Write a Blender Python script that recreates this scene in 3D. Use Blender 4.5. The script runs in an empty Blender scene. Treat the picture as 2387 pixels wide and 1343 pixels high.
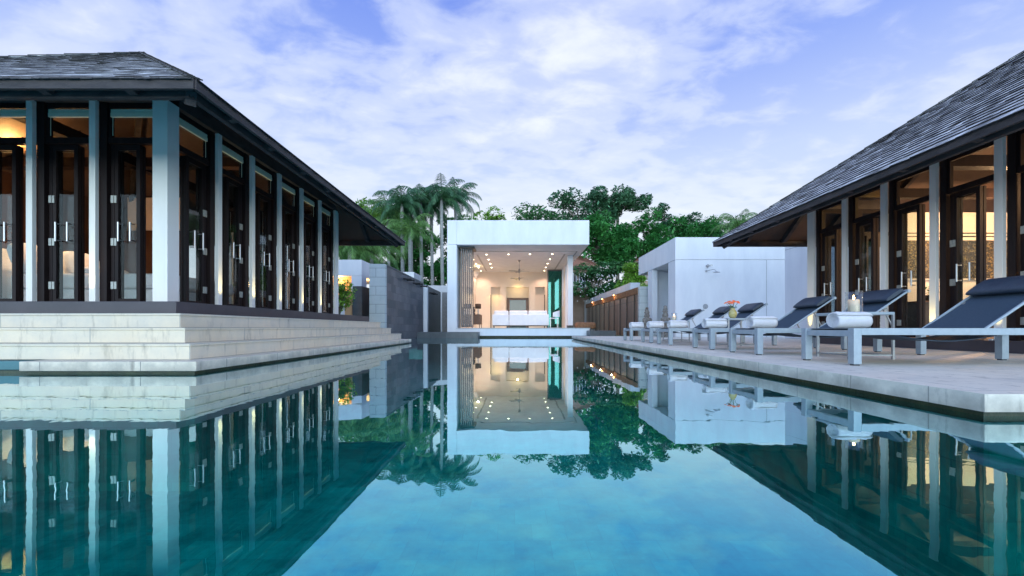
import bpy, bmesh, math, random
from mathutils import Vector, Matrix, noise as mnoise
R = math.radians
random.seed(7)
SC = bpy.context.scene
COL = SC.collection
# ------------------------------------------------------------------ camera
F = 990.0; W = 2387.0; VX = 1200.0; HY = 765.0; CZ = 0.5      # focal length in photo pixels, horizon, eye height over the water
cam_d = bpy.data.cameras.new('camera'); cam = bpy.data.objects.new('camera', cam_d); COL.objects.link(cam)
cam.location = (0, 0, CZ); cam.rotation_euler = (R(90), 0, 0)
cam_d.sensor_width = 36; cam_d.lens = F / W * 36
cam_d.shift_x = -(VX - W / 2) / W; cam_d.shift_y = (HY - 671.5) / W
cam_d.clip_start = 0.05; cam_d.clip_end = 3000
SC.camera = cam
# ------------------------------------------------------------------ render
SC.view_settings.view_transform = 'Standard'; SC.view_settings.look = 'None'
SC.view_settings.exposure = 0.5; SC.view_settings.gamma = 1
SC.render.engine = 'CYCLES'
SC.cycles.use_denoising = True
SC.cycles.max_bounces = 10; SC.cycles.diffuse_bounces = 4; SC.cycles.glossy_bounces = 5
SC.cycles.transparent_max_bounces = 24; SC.cycles.transmission_bounces = 6
SC.cycles.sample_clamp_indirect = 4; SC.cycles.caustics_reflective = True; SC.cycles.caustics_refractive = False
SC.cycles.use_light_tree = True
# ------------------------------------------------------------------ node helpers
def N(nt, t, **kw):
    n = nt.nodes.new(t)
    for k, v in kw.items():
        if hasattr(n, k) and k not in n.inputs: setattr(n, k, v)
        else: n.inputs[k].default_value = v
    return n
def L(nt, a, b): nt.links.new(a, b)
def ramp(nt, fac, stops, interp='LINEAR'):
    r = nt.nodes.new('ShaderNodeValToRGB'); r.color_ramp.interpolation = interp
    el = r.color_ramp.elements
    while len(el) < len(stops): el.new(0.5)
    for e, (p, c) in zip(el, stops):
        e.position = p; e.color = (*c, 1) if len(c) == 3 else c
    L(nt, fac, r.inputs[0]); return r.outputs[0]
def math_(nt, op, a, b=None, c=None, clamp=False):
    m = nt.nodes.new('ShaderNodeMath'); m.operation = op; m.use_clamp = clamp
    for i, v in enumerate((a, b, c)):
        if v is None: continue
        if isinstance(v, (int, float)): m.inputs[i].default_value = v
        else: L(nt, v, m.inputs[i])
    return m.outputs[0]
def mixc(nt, fac, a, b, mode='MIX'):
    m = nt.nodes.new('ShaderNodeMix'); m.data_type = 'RGBA'; m.blend_type = mode
    for s, v in ((m.inputs[0], fac), (m.inputs[6], a), (m.inputs[7], b)):
        if isinstance(v, (int, float)): s.default_value = v
        elif isinstance(v, tuple): s.default_value = (*v, 1) if len(v) == 3 else v
        else: L(nt, v, s)
    return m.outputs[2]
# ------------------------------------------------------------------ world: dusk sky with streaky clouds
SUN_EL, SUN_ROT = 10, 178       # soft glow high behind the camera
wd = bpy.data.worlds.new('World'); SC.world = wd; wd.use_nodes = True
nt = wd.node_tree; nt.nodes.clear()
tc = N(nt, 'ShaderNodeTexCoord'); sep = N(nt, 'ShaderNodeSeparateXYZ'); L(nt, tc.outputs['Generated'], sep.inputs[0])
z = math_(nt, 'MAXIMUM', sep.outputs[2], 0.0)
base = ramp(nt, z, [(0.0, (.62, .66, .72)), (.17, (.56, .63, .72)), (.34, (.44, .53, .76)), (.50, (.23, .33, .72)), (.62, (.14, .23, .66)), (1.0, (.05, .11, .50))])
den = math_(nt, 'ADD', z, 0.16)
px = math_(nt, 'DIVIDE', sep.outputs[0], den); py = math_(nt, 'DIVIDE', sep.outputs[1], den)
comb = N(nt, 'ShaderNodeCombineXYZ'); L(nt, px, comb.inputs[0]); L(nt, py, comb.inputs[1])
mp = N(nt, 'ShaderNodeMapping'); mp.inputs['Rotation'].default_value = (0, 0, R(-24)); mp.inputs['Scale'].default_value = (.8, 1.15, 1); mp.inputs['Location'].default_value = (3.1, 1.7, 0)
L(nt, comb.outputs[0], mp.inputs[0])
n1 = N(nt, 'ShaderNodeTexNoise', Scale=1.25, Detail=9, Roughness=.56, Distortion=.25); L(nt, mp.outputs[0], n1.inputs['Vector'])
n2 = N(nt, 'ShaderNodeTexNoise', Scale=6.5, Detail=8, Roughness=.55, Distortion=.3); L(nt, mp.outputs[0], n2.inputs['Vector'])
s = math_(nt, 'ADD', math_(nt, 'MULTIPLY', n1.outputs[0], .56), math_(nt, 'MULTIPLY', n2.outputs[0], .44))
# more cloud low down and ahead, more open blue to the upper sides
side = math_(nt, 'MULTIPLY', math_(nt, 'ABSOLUTE', sep.outputs[0]), .15)
s = math_(nt, 'SUBTRACT', s, side)
cf = ramp(nt, s, [(.34, (0, 0, 0)), (.47, (.7, .7, .7)), (.58, (1, 1, 1))], 'EASE')
cloud = ramp(nt, s, [(.34, (.38, .46, .76)), (.45, (.50, .57, .77)), (.56, (.60, .65, .79)), (.68, (.78, .81, .85))])
hor = ramp(nt, z, [(0.0, (1, 1, 1)), (.24, (.85, .85, .85)), (.42, (.3, .3, .3)), (.6, (0, 0, 0))])
cloud = mixc(nt, math_(nt, 'MULTIPLY', hor, .92), cloud, (.70, .74, .80))
col = mixc(nt, math_(nt, 'MULTIPLY', cf, .93), base, cloud)
sky = N(nt, 'ShaderNodeTexSky'); sky.sky_type = 'NISHITA'; sky.sun_disc = False; sky.sun_elevation = R(SUN_EL); sky.sun_rotation = R(SUN_ROT)
skc = mixc(nt, 1.0, sky.outputs[0], (.08, .08, .08), 'MULTIPLY')
col = mixc(nt, .06, col, skc)
# added: sky out of view brightened behind the camera to fill walls and columns
back = math_(nt, 'MULTIPLY', sep.outputs[1], -1.0)
glow = ramp(nt, back, [(0.0, (1, 1, 1)), (.25, (1.25, 1.45, 1.5)), (.9, (1.95, 2.45, 2.6))])
col = mixc(nt, 1.0, col, glow, 'MULTIPLY')
band = math_(nt, 'MULTIPLY', math_(nt, 'MULTIPLY', math_(nt, 'SUBTRACT', 1.0, math_(nt, 'MULTIPLY', z, 2.6), clamp=True), 1.4), math_(nt, 'ADD', back, .1, clamp=True))  # extra low band behind the camera, added to light columns under the eaves
bc = mixc(nt, 1.0, mixc(nt, 1.0, (.0, .0, .0), (.75, .95, 1.05)), (1, 1, 1), 'MULTIPLY')
vm = N(nt, 'ShaderNodeVectorMath', operation='SCALE'); L(nt, bc, vm.inputs[0]); L(nt, band, vm.inputs['Scale'])
va2 = N(nt, 'ShaderNodeVectorMath', operation='ADD'); L(nt, col, va2.inputs[0]); L(nt, vm.outputs[0], va2.inputs[1]); col = va2.outputs[0]
bg = N(nt, 'ShaderNodeBackground', Strength=1.0); L(nt, col, bg.inputs[0])
out = N(nt, 'ShaderNodeOutputWorld'); L(nt, bg.outputs[0], out.inputs[0])
# ------------------------------------------------------------------ sun
sd = bpy.data.lights.new('sun', 'SUN'); sd.energy = 0.6; sd.angle = R(35); sd.color = (1, .97, .93)
so = bpy.data.objects.new('sun', sd); COL.objects.link(so)
d = Vector((math.sin(R(SUN_ROT)) * math.cos(R(SUN_EL)), math.cos(R(SUN_ROT)) * math.cos(R(SUN_EL)), math.sin(R(SUN_EL))))
so.rotation_euler = (-d).to_track_quat('-Z', 'Y').to_euler(); so.location = (0, -5, 20)

# ================================================================== materials
def mat(name, c1, c2=None, scale=3.0, rough=.6, bump=0.0, bscale=None, metallic=0.0, detail=6, stretch=(1, 1, 1), island=0.0, spec=None, trans=0.0):
    m = bpy.data.materials.new(name); m.use_nodes = True; nt = m.node_tree
    b = nt.nodes['Principled BSDF']; b.inputs['Roughness'].default_value = rough; b.inputs['Metallic'].default_value = metallic
    if spec is not None: b.inputs['Specular IOR Level'].default_value = spec
    tc = N(nt, 'ShaderNodeTexCoord'); mp = N(nt, 'ShaderNodeMapping'); mp.inputs['Scale'].default_value = stretch
    L(nt, tc.outputs['Object'], mp.inputs[0])
    c2 = c2 or tuple(v * .86 for v in c1)
    n = N(nt, 'ShaderNodeTexNoise', Scale=scale, Detail=detail, Roughness=.6); L(nt, mp.outputs[0], n.inputs['Vector'])
    c = ramp(nt, n.outputs[0], [(.32, c1), (.68, c2)])
    if island:
        g = N(nt, 'ShaderNodeNewGeometry')
        v = math_(nt, 'ADD', math_(nt, 'MULTIPLY', g.outputs['Random Per Island'], island * 2), 1 - island)
        h = N(nt, 'ShaderNodeHueSaturation'); L(nt, v, h.inputs['Value']); L(nt, c, h.inputs['Color']); c = h.outputs[0]
    L(nt, c, b.inputs['Base Color'])
    if bump:
        n2 = N(nt, 'ShaderNodeTexNoise', Scale=bscale or scale * 6, Detail=5); L(nt, mp.outputs[0], n2.inputs['Vector'])
        bp = N(nt, 'ShaderNodeBump', Strength=bump, Distance=.02); L(nt, n2.outputs[0], bp.inputs['Height']); L(nt, bp.outputs[0], b.inputs['Normal'])
    if trans:
        o = nt.nodes['Material Output']; t = N(nt, 'ShaderNodeBsdfTranslucent'); L(nt, c, t.inputs[0])
        mx = N(nt, 'ShaderNodeMixShader', Fac=trans); L(nt, b.outputs[0], mx.inputs[1]); L(nt, t.outputs[0], mx.inputs[2]); L(nt, mx.outputs[0], o.inputs[0])
    return m
def emis(name, c, s):
    m = bpy.data.materials.new(name); m.use_nodes = True; nt = m.node_tree; nt.nodes.clear()
    e = N(nt, 'ShaderNodeEmission', Strength=s); e.inputs[0].default_value = (*c, 1); o = N(nt, 'ShaderNodeOutputMaterial'); L(nt, e.outputs[0], o.inputs[0]); return m
def glass(name, tint=(.9, .95, .95), refl=1.0, power=.8, gcol=(1, 1, 1), f0=.04):
    m = bpy.data.materials.new(name); m.use_nodes = True; nt = m.node_tree; nt.nodes.clear()
    t = N(nt, 'ShaderNodeBsdfTransparent'); t.inputs[0].default_value = (*tint, 1)
    g = N(nt, 'ShaderNodeBsdfGlossy', Roughness=0.01); g.inputs[0].default_value = (*gcol, 1)
    lw = N(nt, 'ShaderNodeLayerWeight', Blend=.5)
    fac = math_(nt, 'ADD', math_(nt, 'MULTIPLY', math_(nt, 'POWER', lw.outputs['Facing'], 4.0), .96), f0)
    fac = math_(nt, 'MULTIPLY', math_(nt, 'POWER', fac, power), refl, clamp=True)
    mx = N(nt, 'ShaderNodeMixShader'); L(nt, fac, mx.inputs[0]); L(nt, t.outputs[0], mx.inputs[1]); L(nt, g.outputs[0], mx.inputs[2])
    o = N(nt, 'ShaderNodeOutputMaterial'); L(nt, mx.outputs[0], o.inputs[0]); return m
def stone(name, c1, c2, bw, bh, zoff=0.0, stain=.5, mortar=(.12, .13, .13), msize=.006, rough=.55, per=.5, mossz=None, horiz=False, uoff=0.0, off=.5, bump=.25, damp=0):
    """slabs laid along whatever axis a face runs; vertical faces use (x+y, z), tops use (x, y)"""
    m = bpy.data.materials.new(name); m.use_nodes = True; nt = m.node_tree; b = nt.nodes['Principled BSDF']
    tc = N(nt, 'ShaderNodeTexCoord'); sp = N(nt, 'ShaderNodeSeparateXYZ'); L(nt, tc.outputs['Object'], sp.inputs[0])
    geo = N(nt, 'ShaderNodeNewGeometry'); sn = N(nt, 'ShaderNodeSeparateXYZ'); L(nt, geo.outputs['True Normal'], sn.inputs[0])
    up = math_(nt, 'GREATER_THAN', math_(nt, 'ABSOLUTE', sn.outputs[2]), .5)
    u = math_(nt, 'ADD', math_(nt, 'ADD', sp.outputs[0], sp.outputs[1]), uoff); v = math_(nt, 'SUBTRACT', sp.outputs[2], zoff)
    c1v = N(nt, 'ShaderNodeCombineXYZ'); L(nt, u, c1v.inputs[0]); L(nt, v, c1v.inputs[1])
    c2v = N(nt, 'ShaderNodeCombineXYZ'); L(nt, sp.outputs[0], c2v.inputs[0]); L(nt, sp.outputs[1], c2v.inputs[1])
    def brick(vec, w, h):
        t = N(nt, 'ShaderNodeTexBrick'); L(nt, vec, t.inputs['Vector']); t.offset = off
        for k, val in (('Scale', 1.0), ('Mortar Size', msize), ('Mortar Smooth', .1), ('Bias', 0.0), ('Brick Width', w), ('Row Height', h)): t.inputs[k].default_value = val
        t.inputs['Color1'].default_value = (0, 0, 0, 1); t.inputs['Color2'].default_value = (1, 1, 1, 1); t.inputs['Mortar'].default_value = (0.5, .5, .5, 1); return t
    bA = brick(c1v.outputs[0], bw, bh); bB = brick(c2v.outputs[0], bw, bw * .5 if not horiz else bw)
    rnd = mixc(nt, up, bA.outputs[0], bB.outputs[0]); mo = mixc(nt, up, bA.outputs[1], bB.outputs[1])
    nz = N(nt, 'ShaderNodeTexNoise', Scale=3.5, Detail=9, Roughness=.68); L(nt, tc.outputs['Object'], nz.inputs['Vector'])
    mp = N(nt, 'ShaderNodeMapping'); mp.inputs['Scale'].default_value = (5, 5, .9); L(nt, tc.outputs['Object'], mp.inputs[0])
    ns = N(nt, 'ShaderNodeTexNoise', Scale=1.6, Detail=6, Roughness=.7); L(nt, mp.outputs[0], ns.inputs['Vector'])
    f = math_(nt, 'ADD', math_(nt, 'MULTIPLY', nz.outputs[0], 1 - per * .5), math_(nt, 'MULTIPLY', rnd, per * .5))
    c = ramp(nt, f, [(.3, c1), (.75, c2)])
    st = ramp(nt, ns.outputs[0], [(.56, (0, 0, 0)), (.74, (1, 1, 1))])
    c = mixc(nt, math_(nt, 'MULTIPLY', st, stain), c, (.16, .145, .12))
    big = N(nt, 'ShaderNodeTexNoise', Scale=.9, Detail=4); L(nt, tc.outputs['Object'], big.inputs['Vector'])
    wm = ramp(nt, big.outputs[0], [(.5, (0, 0, 0)), (.7, (1, 1, 1))])
    c = mixc(nt, math_(nt, 'MULTIPLY', wm, stain * .45), c, (c1[0] * 1.0, c1[1] * .86, c1[2] * .66))
    c = mixc(nt, math_(nt, 'MULTIPLY', mo, .8), c, mortar)
    if damp:
        dm = math_(nt, 'ADD', math_(nt, 'SUBTRACT', damp, math_(nt, 'MULTIPLY', sp.outputs[2], 1.0)), math_(nt, 'MULTIPLY', math_(nt, 'SUBTRACT', nz.outputs[0], .5), .30))
        dmk = ramp(nt, math_(nt, 'MULTIPLY', math_(nt, 'ADD', dm, .05), 8), [(.0, (0, 0, 0)), (.5, (.35, .35, .35)), (1, (.6, .6, .6))])
        c = mixc(nt, math_(nt, 'MULTIPLY', dmk, math_(nt, 'SUBTRACT', 1.0, up)), c, (.20, .175, .135))
    L(nt, c, b.inputs['Base Color']); b.inputs['Roughness'].default_value = rough
    fb = N(nt, 'ShaderNodeTexNoise', Scale=40, Detail=4); L(nt, tc.outputs['Object'], fb.inputs['Vector'])
    h = math_(nt, 'SUBTRACT', math_(nt, 'MULTIPLY', fb.outputs[0], .35), mo)
    bp = N(nt, 'ShaderNodeBump', Strength=bump, Distance=.01); L(nt, h, bp.inputs['Height']); L(nt, bp.outputs[0], b.inputs['Normal'])
    return m
M = {}
M['white'] = mat('white_render', (.68, .70, .72), (.60, .62, .65), 1.3, .7, .06, 30, stretch=(1.6, 1.6, .5))
M['ceiling'] = mat('ceiling_paint', (.82, .80, .76), (.78, .76, .72), 1, .8)
M['fin'] = mat('pale_column_paint', (.80, .77, .72), (.72, .70, .66), 1.8, .55, .05, 40, stretch=(1, 1, .35))
M['dark'] = mat('dark_timber', (.010, .006, .007), (.022, .013, .012), 2, .5, .15, 30, stretch=(6, 6, .5), spec=.18)
M['eave'] = mat('weathered_timber', (.022, .018, .020), (.055, .045, .045), 4, .7, .4, 30, stretch=(1, 1, 3))
M['soffit'] = mat('soffit_boards', (.055, .034, .025), (.10, .062, .045), 1.4, .6, .3, 12)
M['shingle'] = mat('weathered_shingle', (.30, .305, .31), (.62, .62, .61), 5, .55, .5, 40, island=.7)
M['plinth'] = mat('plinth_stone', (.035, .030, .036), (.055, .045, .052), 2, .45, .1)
M['chrome'] = mat('brushed_steel', (.48, .49, .50), (.40, .40, .42), 9, .32, metallic=.9)
M['hinge'] = mat('hinge_steel', (.40, .40, .36), (.28, .28, .27), 30, .4, metallic=.5)
M['pane'] = glass('door_glass', (.88, .91, .91), .95, 1.0, f0=.005)
M['pane_clear'] = glass('clear_glass', (.96, .98, .98), .8, .9)
M['teal_glass'] = glass('teal_glass', (.10, .36, .34), .9, .6, (.25, .7, .7))
M['blind'] = mat('blind_cassette', (.50, .56, .44), (.62, .66, .52), 3, .5)
M['step'] = stone('step_stone', (.70, .60, .44), (.48, .455, .39), 2.3, .185, .135, .6, mortar=(.26, .26, .24))
M['coping'] = stone('coping_stone', (.70, .61, .47), (.46, .44, .38), 1.1, .5, -.2, .8, msize=.005, damp=.085)
M['deck'] = stone('deck_stone', (.74, .67, .55), (.56, .52, .45), .62, .5, -.2, .8, msize=.004, horiz=True, mortar=(.22, .22, .20), damp=.09)
M['algae'] = mat('waterline_tile', (.015, .022, .010), (.045, .055, .022), 6, .5, .3)
M['pooltile'] = stone('green_pool_tile', (.006, .15, .125), (.085, .56, .43), .30, .30, 0, .35, mortar=(.015, .20, .17), msize=.003, horiz=True, per=.28)
M['ledge_tile'] = stone('teal_ledge_tile', (.04, .13, .15), (.07, .19, .20), .30, .15, 0, .2, mortar=(.02, .1, .1))
M['slate'] = stone('slate_cladding', (.040, .050, .062), (.125, .115, .125), .62, .32, .03, .15, mortar=(.02, .022, .025), msize=.006, rough=.42, per=1.0)
M['rust_slate'] = stone('bronze_cladding', (.085, .045, .030), (.19, .125, .10), 1.0, 2.4, -.5, .3, mortar=(.012, .01, .01), msize=.02, rough=.3, per=.5, off=0)
M['slate_dark'] = stone('dark_slate', (.035, .045, .055), (.075, .09, .10), .8, .5, .0, .1, mortar=(.02, .02, .02), msize=.003, rough=.4)
M['ashlar'] = stone('grey_pier_stone', (.40, .45, .45), (.50, .53, .53), 3.0, .345, .03, .15, mortar=(.12, .14, .15), msize=.008, uoff=1.1)
M['alu'] = mat('satin_aluminium', (.27, .33, .37), (.33, .39, .43), 14, .45, metallic=.2)
M['steel_thin'] = mat('brushed_tube', (.32, .33, .34), (.40, .40, .40), 12, .35, metallic=.6)
M['sling'] = mat('charcoal_sling', (.028, .056, .090), (.042, .074, .112), 60, .75, .5, 500)
M['pillow_dark'] = mat('charcoal_headrest', (.016, .030, .052), (.028, .046, .070), 9, .5, .2, 40)
M['towel'] = mat('white_towelling', (.88, .88, .90), (.82, .83, .86), 30, .95, .9, 260)
M['carved'] = mat('carved_stone', (.10, .09, .08), (.27, .25, .22), 9, .9, .9, 40)
M['linen'] = mat('white_linen', (.80, .79, .80), (.72, .71, .73), 3, .9, .25, 7)
M['cream_wall'] = mat('cream_wall', (.80, .74, .66), (.74, .68, .61), .8, .8)
M['walnut'] = mat('dark_walnut', (.05, .024, .014), (.10, .050, .030), 4, .4, .2, 30, stretch=(1, 1, 6))
M['floorw'] = mat('interior_floor', (.20, .14, .10), (.28, .20, .14), 2, .3)
M['darkroom'] = mat('dark_wall_panel', (.05, .020, .010), (.08, .035, .018), 2, .5)
M['black'] = mat('black_metal', (.012, .012, .014), (.03, .03, .03), 9, .4)
M['wax'] = mat('candle_wax', (.80, .66, .48), (.74, .58, .40), 5, .5)
M['flame'] = emis('flame', (1, .55, .18), 26)
M['bulb'] = emis('warm_bulb', (1, .42, .12), 14)
M['downlight'] = emis('downlight_lens', (1, .80, .52), 12)
M['lampshade'] = emis('lit_lamp_shade', (1, .46, .10), 1.6)
M['shade_dark'] = mat('dark_lamp_shade', (.06, .04, .03), None, 5, .8)
M['amber'] = mat('amber_glass_vase', (.30, .26, .08), (.50, .45, .20), 18, .15)
M['petal'] = mat('orange_petal', (.85, .11, .03), (.95, .22, .05), 20, .6, island=.2)
M['stem'] = mat('green_stem', (.08, .18, .04), None, 5, .6)
M['leafdark'] = mat('leaf_dark', (.040, .150, .055), (.10, .28, .09), .5, .6, island=.6, trans=.25)
M['leafmid'] = mat('leaf_mid', (.035, .20, .05), (.09, .34, .08), .5, .6, island=.55, trans=.3)
M['leafbright'] = mat('leaf_bright', (.15, .34, .04), (.30, .52, .07), .6, .6, island=.5, trans=.35)
M['leafteal'] = mat('leaf_teal', (.055, .16, .085), (.12, .28, .14), .4, .6, island=.6, trans=.25)
M['palmleaf'] = mat('palm_leaf', (.030, .11, .055), (.08, .20, .08), .8, .45, island=.5, trans=.3)
M['palmbright'] = mat('palm_leaf_bright', (.07, .19, .05), (.16, .30, .08), .8, .5, island=.5, trans=.3)
M['bark'] = mat('bark', (.10, .085, .07), (.20, .18, .155), 5, .9, .6, 20)
M['palmbark'] = mat('palm_bark', (.24, .25, .24), (.36, .37, .36), 4, .85, .4, 9, stretch=(1, 1, 6))
M['grass'] = mat('ground_cover', (.030, .070, .018), (.07, .13, .03), 2, .95, .6, 30)
M['earth'] = mat('garden_earth', (.06, .055, .04), (.12, .11, .08), 1, .95)
M['terracotta'] = mat('terracotta_tiles', (.24, .10, .06), (.36, .17, .10), 9, .8, .6, 14, stretch=(5, 1, 1))
M['housewall'] = mat('house_wall', (.30, .22, .17), (.38, .29, .23), 2, .8)
M['rustbench'] = mat('rusty_stone', (.14, .060, .025), (.26, .13, .06), 7, .8, .6, 30)
M['paint_art'] = mat('mottled_painting', (.035, .035, .04), (.46, .36, .14), 9, .6, detail=12)
M['woodglow'] = mat('oak_panel', (.50, .28, .12), (.58, .34, .16), 2, .6)
M['doorframe'] = mat('door_frame_grey', (.085, .095, .105), (.13, .14, .15), 9, .4)
M['grille'] = mat('grille_grey', (.25, .27, .28), (.35, .36, .37), 9, .5)
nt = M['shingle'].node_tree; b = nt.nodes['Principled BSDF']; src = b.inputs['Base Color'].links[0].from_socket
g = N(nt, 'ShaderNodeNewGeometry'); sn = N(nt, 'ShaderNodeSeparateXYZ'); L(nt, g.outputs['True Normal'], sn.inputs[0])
L(nt, mixc(nt, math_(nt, 'LESS_THAN', math_(nt, 'ABSOLUTE', sn.outputs[2]), .68), src, (.022, .020, .020)), b.inputs['Base Color'])   # dark butt ends: end grain plus painted-in shade between courses
# dry mosaic feel for the painting
nt = M['paint_art'].node_tree
vz = N(nt, 'ShaderNodeTexVoronoi', Scale=34); L(nt, [n for n in nt.nodes if n.type == 'TEX_COORD'][0].outputs['Object'], vz.inputs['Vector'])
L(nt, ramp(nt, vz.outputs['Color'], [(.3, (.015, .018, .025)), (.6, (.06, .06, .05)), (.78, (.24, .18, .07)), (.9, (.10, .13, .16))]), nt.nodes['Principled BSDF'].inputs['Base Color'])
# soffit board joints
nt = M['soffit'].node_tree
# water
m = bpy.data.materials.new('pool_water'); m.use_nodes = True; M['water'] = m; nt = m.node_tree; nt.nodes.clear()
tc = N(nt, 'ShaderNodeTexCoord'); mp = N(nt, 'ShaderNodeMapping'); mp.inputs['Scale'].default_value = (1, .55, 1); L(nt, tc.outputs['Object'], mp.inputs[0])
w1 = N(nt, 'ShaderNodeTexNoise', Scale=1.5, Detail=2, Roughness=.5); L(nt, mp.outputs[0], w1.inputs['Vector'])
w2 = N(nt, 'ShaderNodeTexNoise', Scale=7, Detail=2, Roughness=.5); L(nt, mp.outputs[0], w2.inputs['Vector'])
h = math_(nt, 'ADD', math_(nt, 'MULTIPLY', w1.outputs[0], .8), math_(nt, 'MULTIPLY', w2.outputs[0], .2))
bp = N(nt, 'ShaderNodeBump', Strength=.05, Distance=.035); L(nt, h, bp.inputs['Height'])
fr = N(nt, 'ShaderNodeLayerWeight', Blend=.5)
fp = math_(nt, 'ADD', math_(nt, 'MULTIPLY', math_(nt, 'POWER', fr.outputs['Facing'], 5.0), .98), .02)
fp = math_(nt, 'POWER', fp, .32, clamp=True)
tint = ramp(nt, fp, [(.37, (.20, .76, .97)), (.48, (.30, .84, .98)), (.60, (.52, .91, .98)), (.84, (.86, .97, 1))])
tr = N(nt, 'ShaderNodeBsdfTransparent'); tr.inputs[0].default_value = (.16, .95, .95, 1)
gl = N(nt, 'ShaderNodeBsdfGlossy', Roughness=.0); L(nt, tint, gl.inputs[0]); L(nt, bp.outputs[0], gl.inputs['Normal'])
mx = N(nt, 'ShaderNodeMixShader'); L(nt, fp, mx.inputs[0]); L(nt, tr.outputs[0], mx.inputs[1]); L(nt, gl.outputs[0], mx.inputs[2])
o = N(nt, 'ShaderNodeOutputMaterial'); L(nt, mx.outputs[0], o.inputs[0])

# ================================================================== mesh helpers
class MB:
    def __init__(s): s.v = []; s.f = []; s.smooth = set()
    def add(s, vs, fs, sm=False):
        b = len(s.v); s.v += [tuple(p) for p in vs]
        for f in fs:
            if sm: s.smooth.add(len(s.f))
            s.f.append(tuple(b + i for i in f))
        return s
    def box(s, x0, x1, y0, y1, z0, z1):
        x0, x1 = sorted((x0, x1)); y0, y1 = sorted((y0, y1)); z0, z1 = sorted((z0, z1))
        return s.add([(x0, y0, z0), (x1, y0, z0), (x1, y1, z0), (x0, y1, z0), (x0, y0, z1), (x1, y0, z1), (x1, y1, z1), (x0, y1, z1)],
                     [(0, 3, 2, 1), (4, 5, 6, 7), (0, 1, 5, 4), (1, 2, 6, 5), (2, 3, 7, 6), (3, 0, 4, 7)])
    def bar(s, a, b, w, h, up=(0, 0, 1)):
        a = Vector(a); b = Vector(b); d = (b - a).normalized(); up = Vector(up)
        r = d.cross(up)
        if r.length < 1e-4: r = d.cross(Vector((0, 1, 0)))
        r.normalize(); u = r.cross(d); r *= w / 2; u *= h / 2
        vs = [a - r - u, a + r - u, a + r + u, a - r + u, b - r - u, b + r - u, b + r + u, b - r + u]
        return s.add(vs, [(0, 1, 2, 3), (7, 6, 5, 4), (0, 4, 5, 1), (1, 5, 6, 2), (2, 6, 7, 3), (3, 7, 4, 0)])
    def tube(s, pts, rad, n=8, caps=True):
        pts = [Vector(p) for p in pts]; rad = rad if isinstance(rad, (list, tuple)) else [rad] * len(pts)
        rings = []; prev = None
        for i, p in enumerate(pts):
            d = (pts[min(i + 1, len(pts) - 1)] - pts[max(i - 1, 0)]).normalized()
            if prev is None:
                a = Vector((1, 0, 0)) if abs(d.x) < .8 else Vector((0, 1, 0)); r = d.cross(a).normalized()
            else:
                r = (prev - d * prev.dot(d)).normalized()
            prev = r; u = d.cross(r)
            rings.append([p + (r * math.cos(2 * math.pi * k / n) + u * math.sin(2 * math.pi * k / n)) * rad[i] for k in range(n)])
        vs = [q for rg in rings for q in rg]; fs = []
        for i in range(len(pts) - 1):
            for k in range(n): fs.append((i * n + k, i * n + (k + 1) % n, (i + 1) * n + (k + 1) % n, (i + 1) * n + k))
        s.add(vs, fs, True)
        if caps: s.add(rings[0], [tuple(reversed(range(n)))]); s.add(rings[-1], [tuple(range(n))])
        return s
    def lathe(s, prof, c=(0, 0, 0), n=20, axis='z'):
        vs = []; fs = []
        for r, h in prof:
            for k in range(n):
                a = 2 * math.pi * k / n; p = (r * math.cos(a), r * math.sin(a), h)
                if axis == 'y': p = (p[0], h, p[1])
                if axis == 'x': p = (h, p[0], p[1])
                vs.append((c[0] + p[0], c[1] + p[1], c[2] + p[2]))
        for i in range(len(prof) - 1):
            for k in range(n): fs.append((i * n + k, i * n + (k + 1) % n, (i + 1) * n + (k + 1) % n, (i + 1) * n + k))
        return s.add(vs, fs, True)
    def ell(s, c, r, n=12, m=8):
        vs = []; fs = []
        for i in range(m + 1):
            t = math.pi * i / m
            for k in range(n):
                a = 2 * math.pi * k / n
                vs.append((c[0] + r[0] * math.sin(t) * math.cos(a), c[1] + r[1] * math.sin(t) * math.sin(a), c[2] + r[2] * math.cos(t)))
        for i in range(m):
            for k in range(n): fs.append((i * n + k, (i + 1) * n + k, (i + 1) * n + (k + 1) % n, i * n + (k + 1) % n))
        return s.add(vs, fs, True)
    def prism(s, poly, axis, a, b):
        """poly in the plane normal to axis; extruded from a to b"""
        def P(q, t): return {'x': (t, q[0], q[1]), 'y': (q[0], t, q[1]), 'z': (q[0], q[1], t)}[axis]
        n = len(poly); vs = [P(q, a) for q in poly] + [P(q, b) for q in poly]
        return s.add(vs, [tuple(reversed(range(n))), tuple(range(n, 2 * n))] + [(k, (k + 1) % n, n + (k + 1) % n, n + k) for k in range(n)])
    def build(s, name, m, parent=None, bevel=0.0, fix=True):
        me = bpy.data.meshes.new(name); me.from_pydata(s.v, [], s.f); me.validate(verbose=False)
        if s.smooth and len(me.polygons) == len(s.f):
            for i in s.smooth: me.polygons[i].use_smooth = True
        if fix:
            bm = bmesh.new(); bm.from_mesh(me); bmesh.ops.recalc_face_normals(bm, faces=bm.faces); bm.to_mesh(me); bm.free()
        me.materials.append(M[m] if isinstance(m, str) else m)
        o = bpy.data.objects.new(name, me); COL.objects.link(o)
        if parent is not None:
            o.parent = parent
            mw = Matrix.Translation(parent_loc(parent)); o.matrix_parent_inverse = mw.inverted()
        if bevel:
            bv = o.modifiers.new('edge', 'BEVEL'); bv.width = bevel; bv.segments = 2; bv.limit_method = 'ANGLE'
        return o
def parent_loc(o): # empties hold only a translation when built
    p = Vector(o.location) if o.type == 'EMPTY' else Vector((0, 0, 0))
    q = o.parent
    while q is not None:
        if q.type == 'EMPTY': p = Vector((0, 0, 0)) + Vector(q.location) if o.type == 'MESH' and False else p
        q = q.parent
    return p
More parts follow.
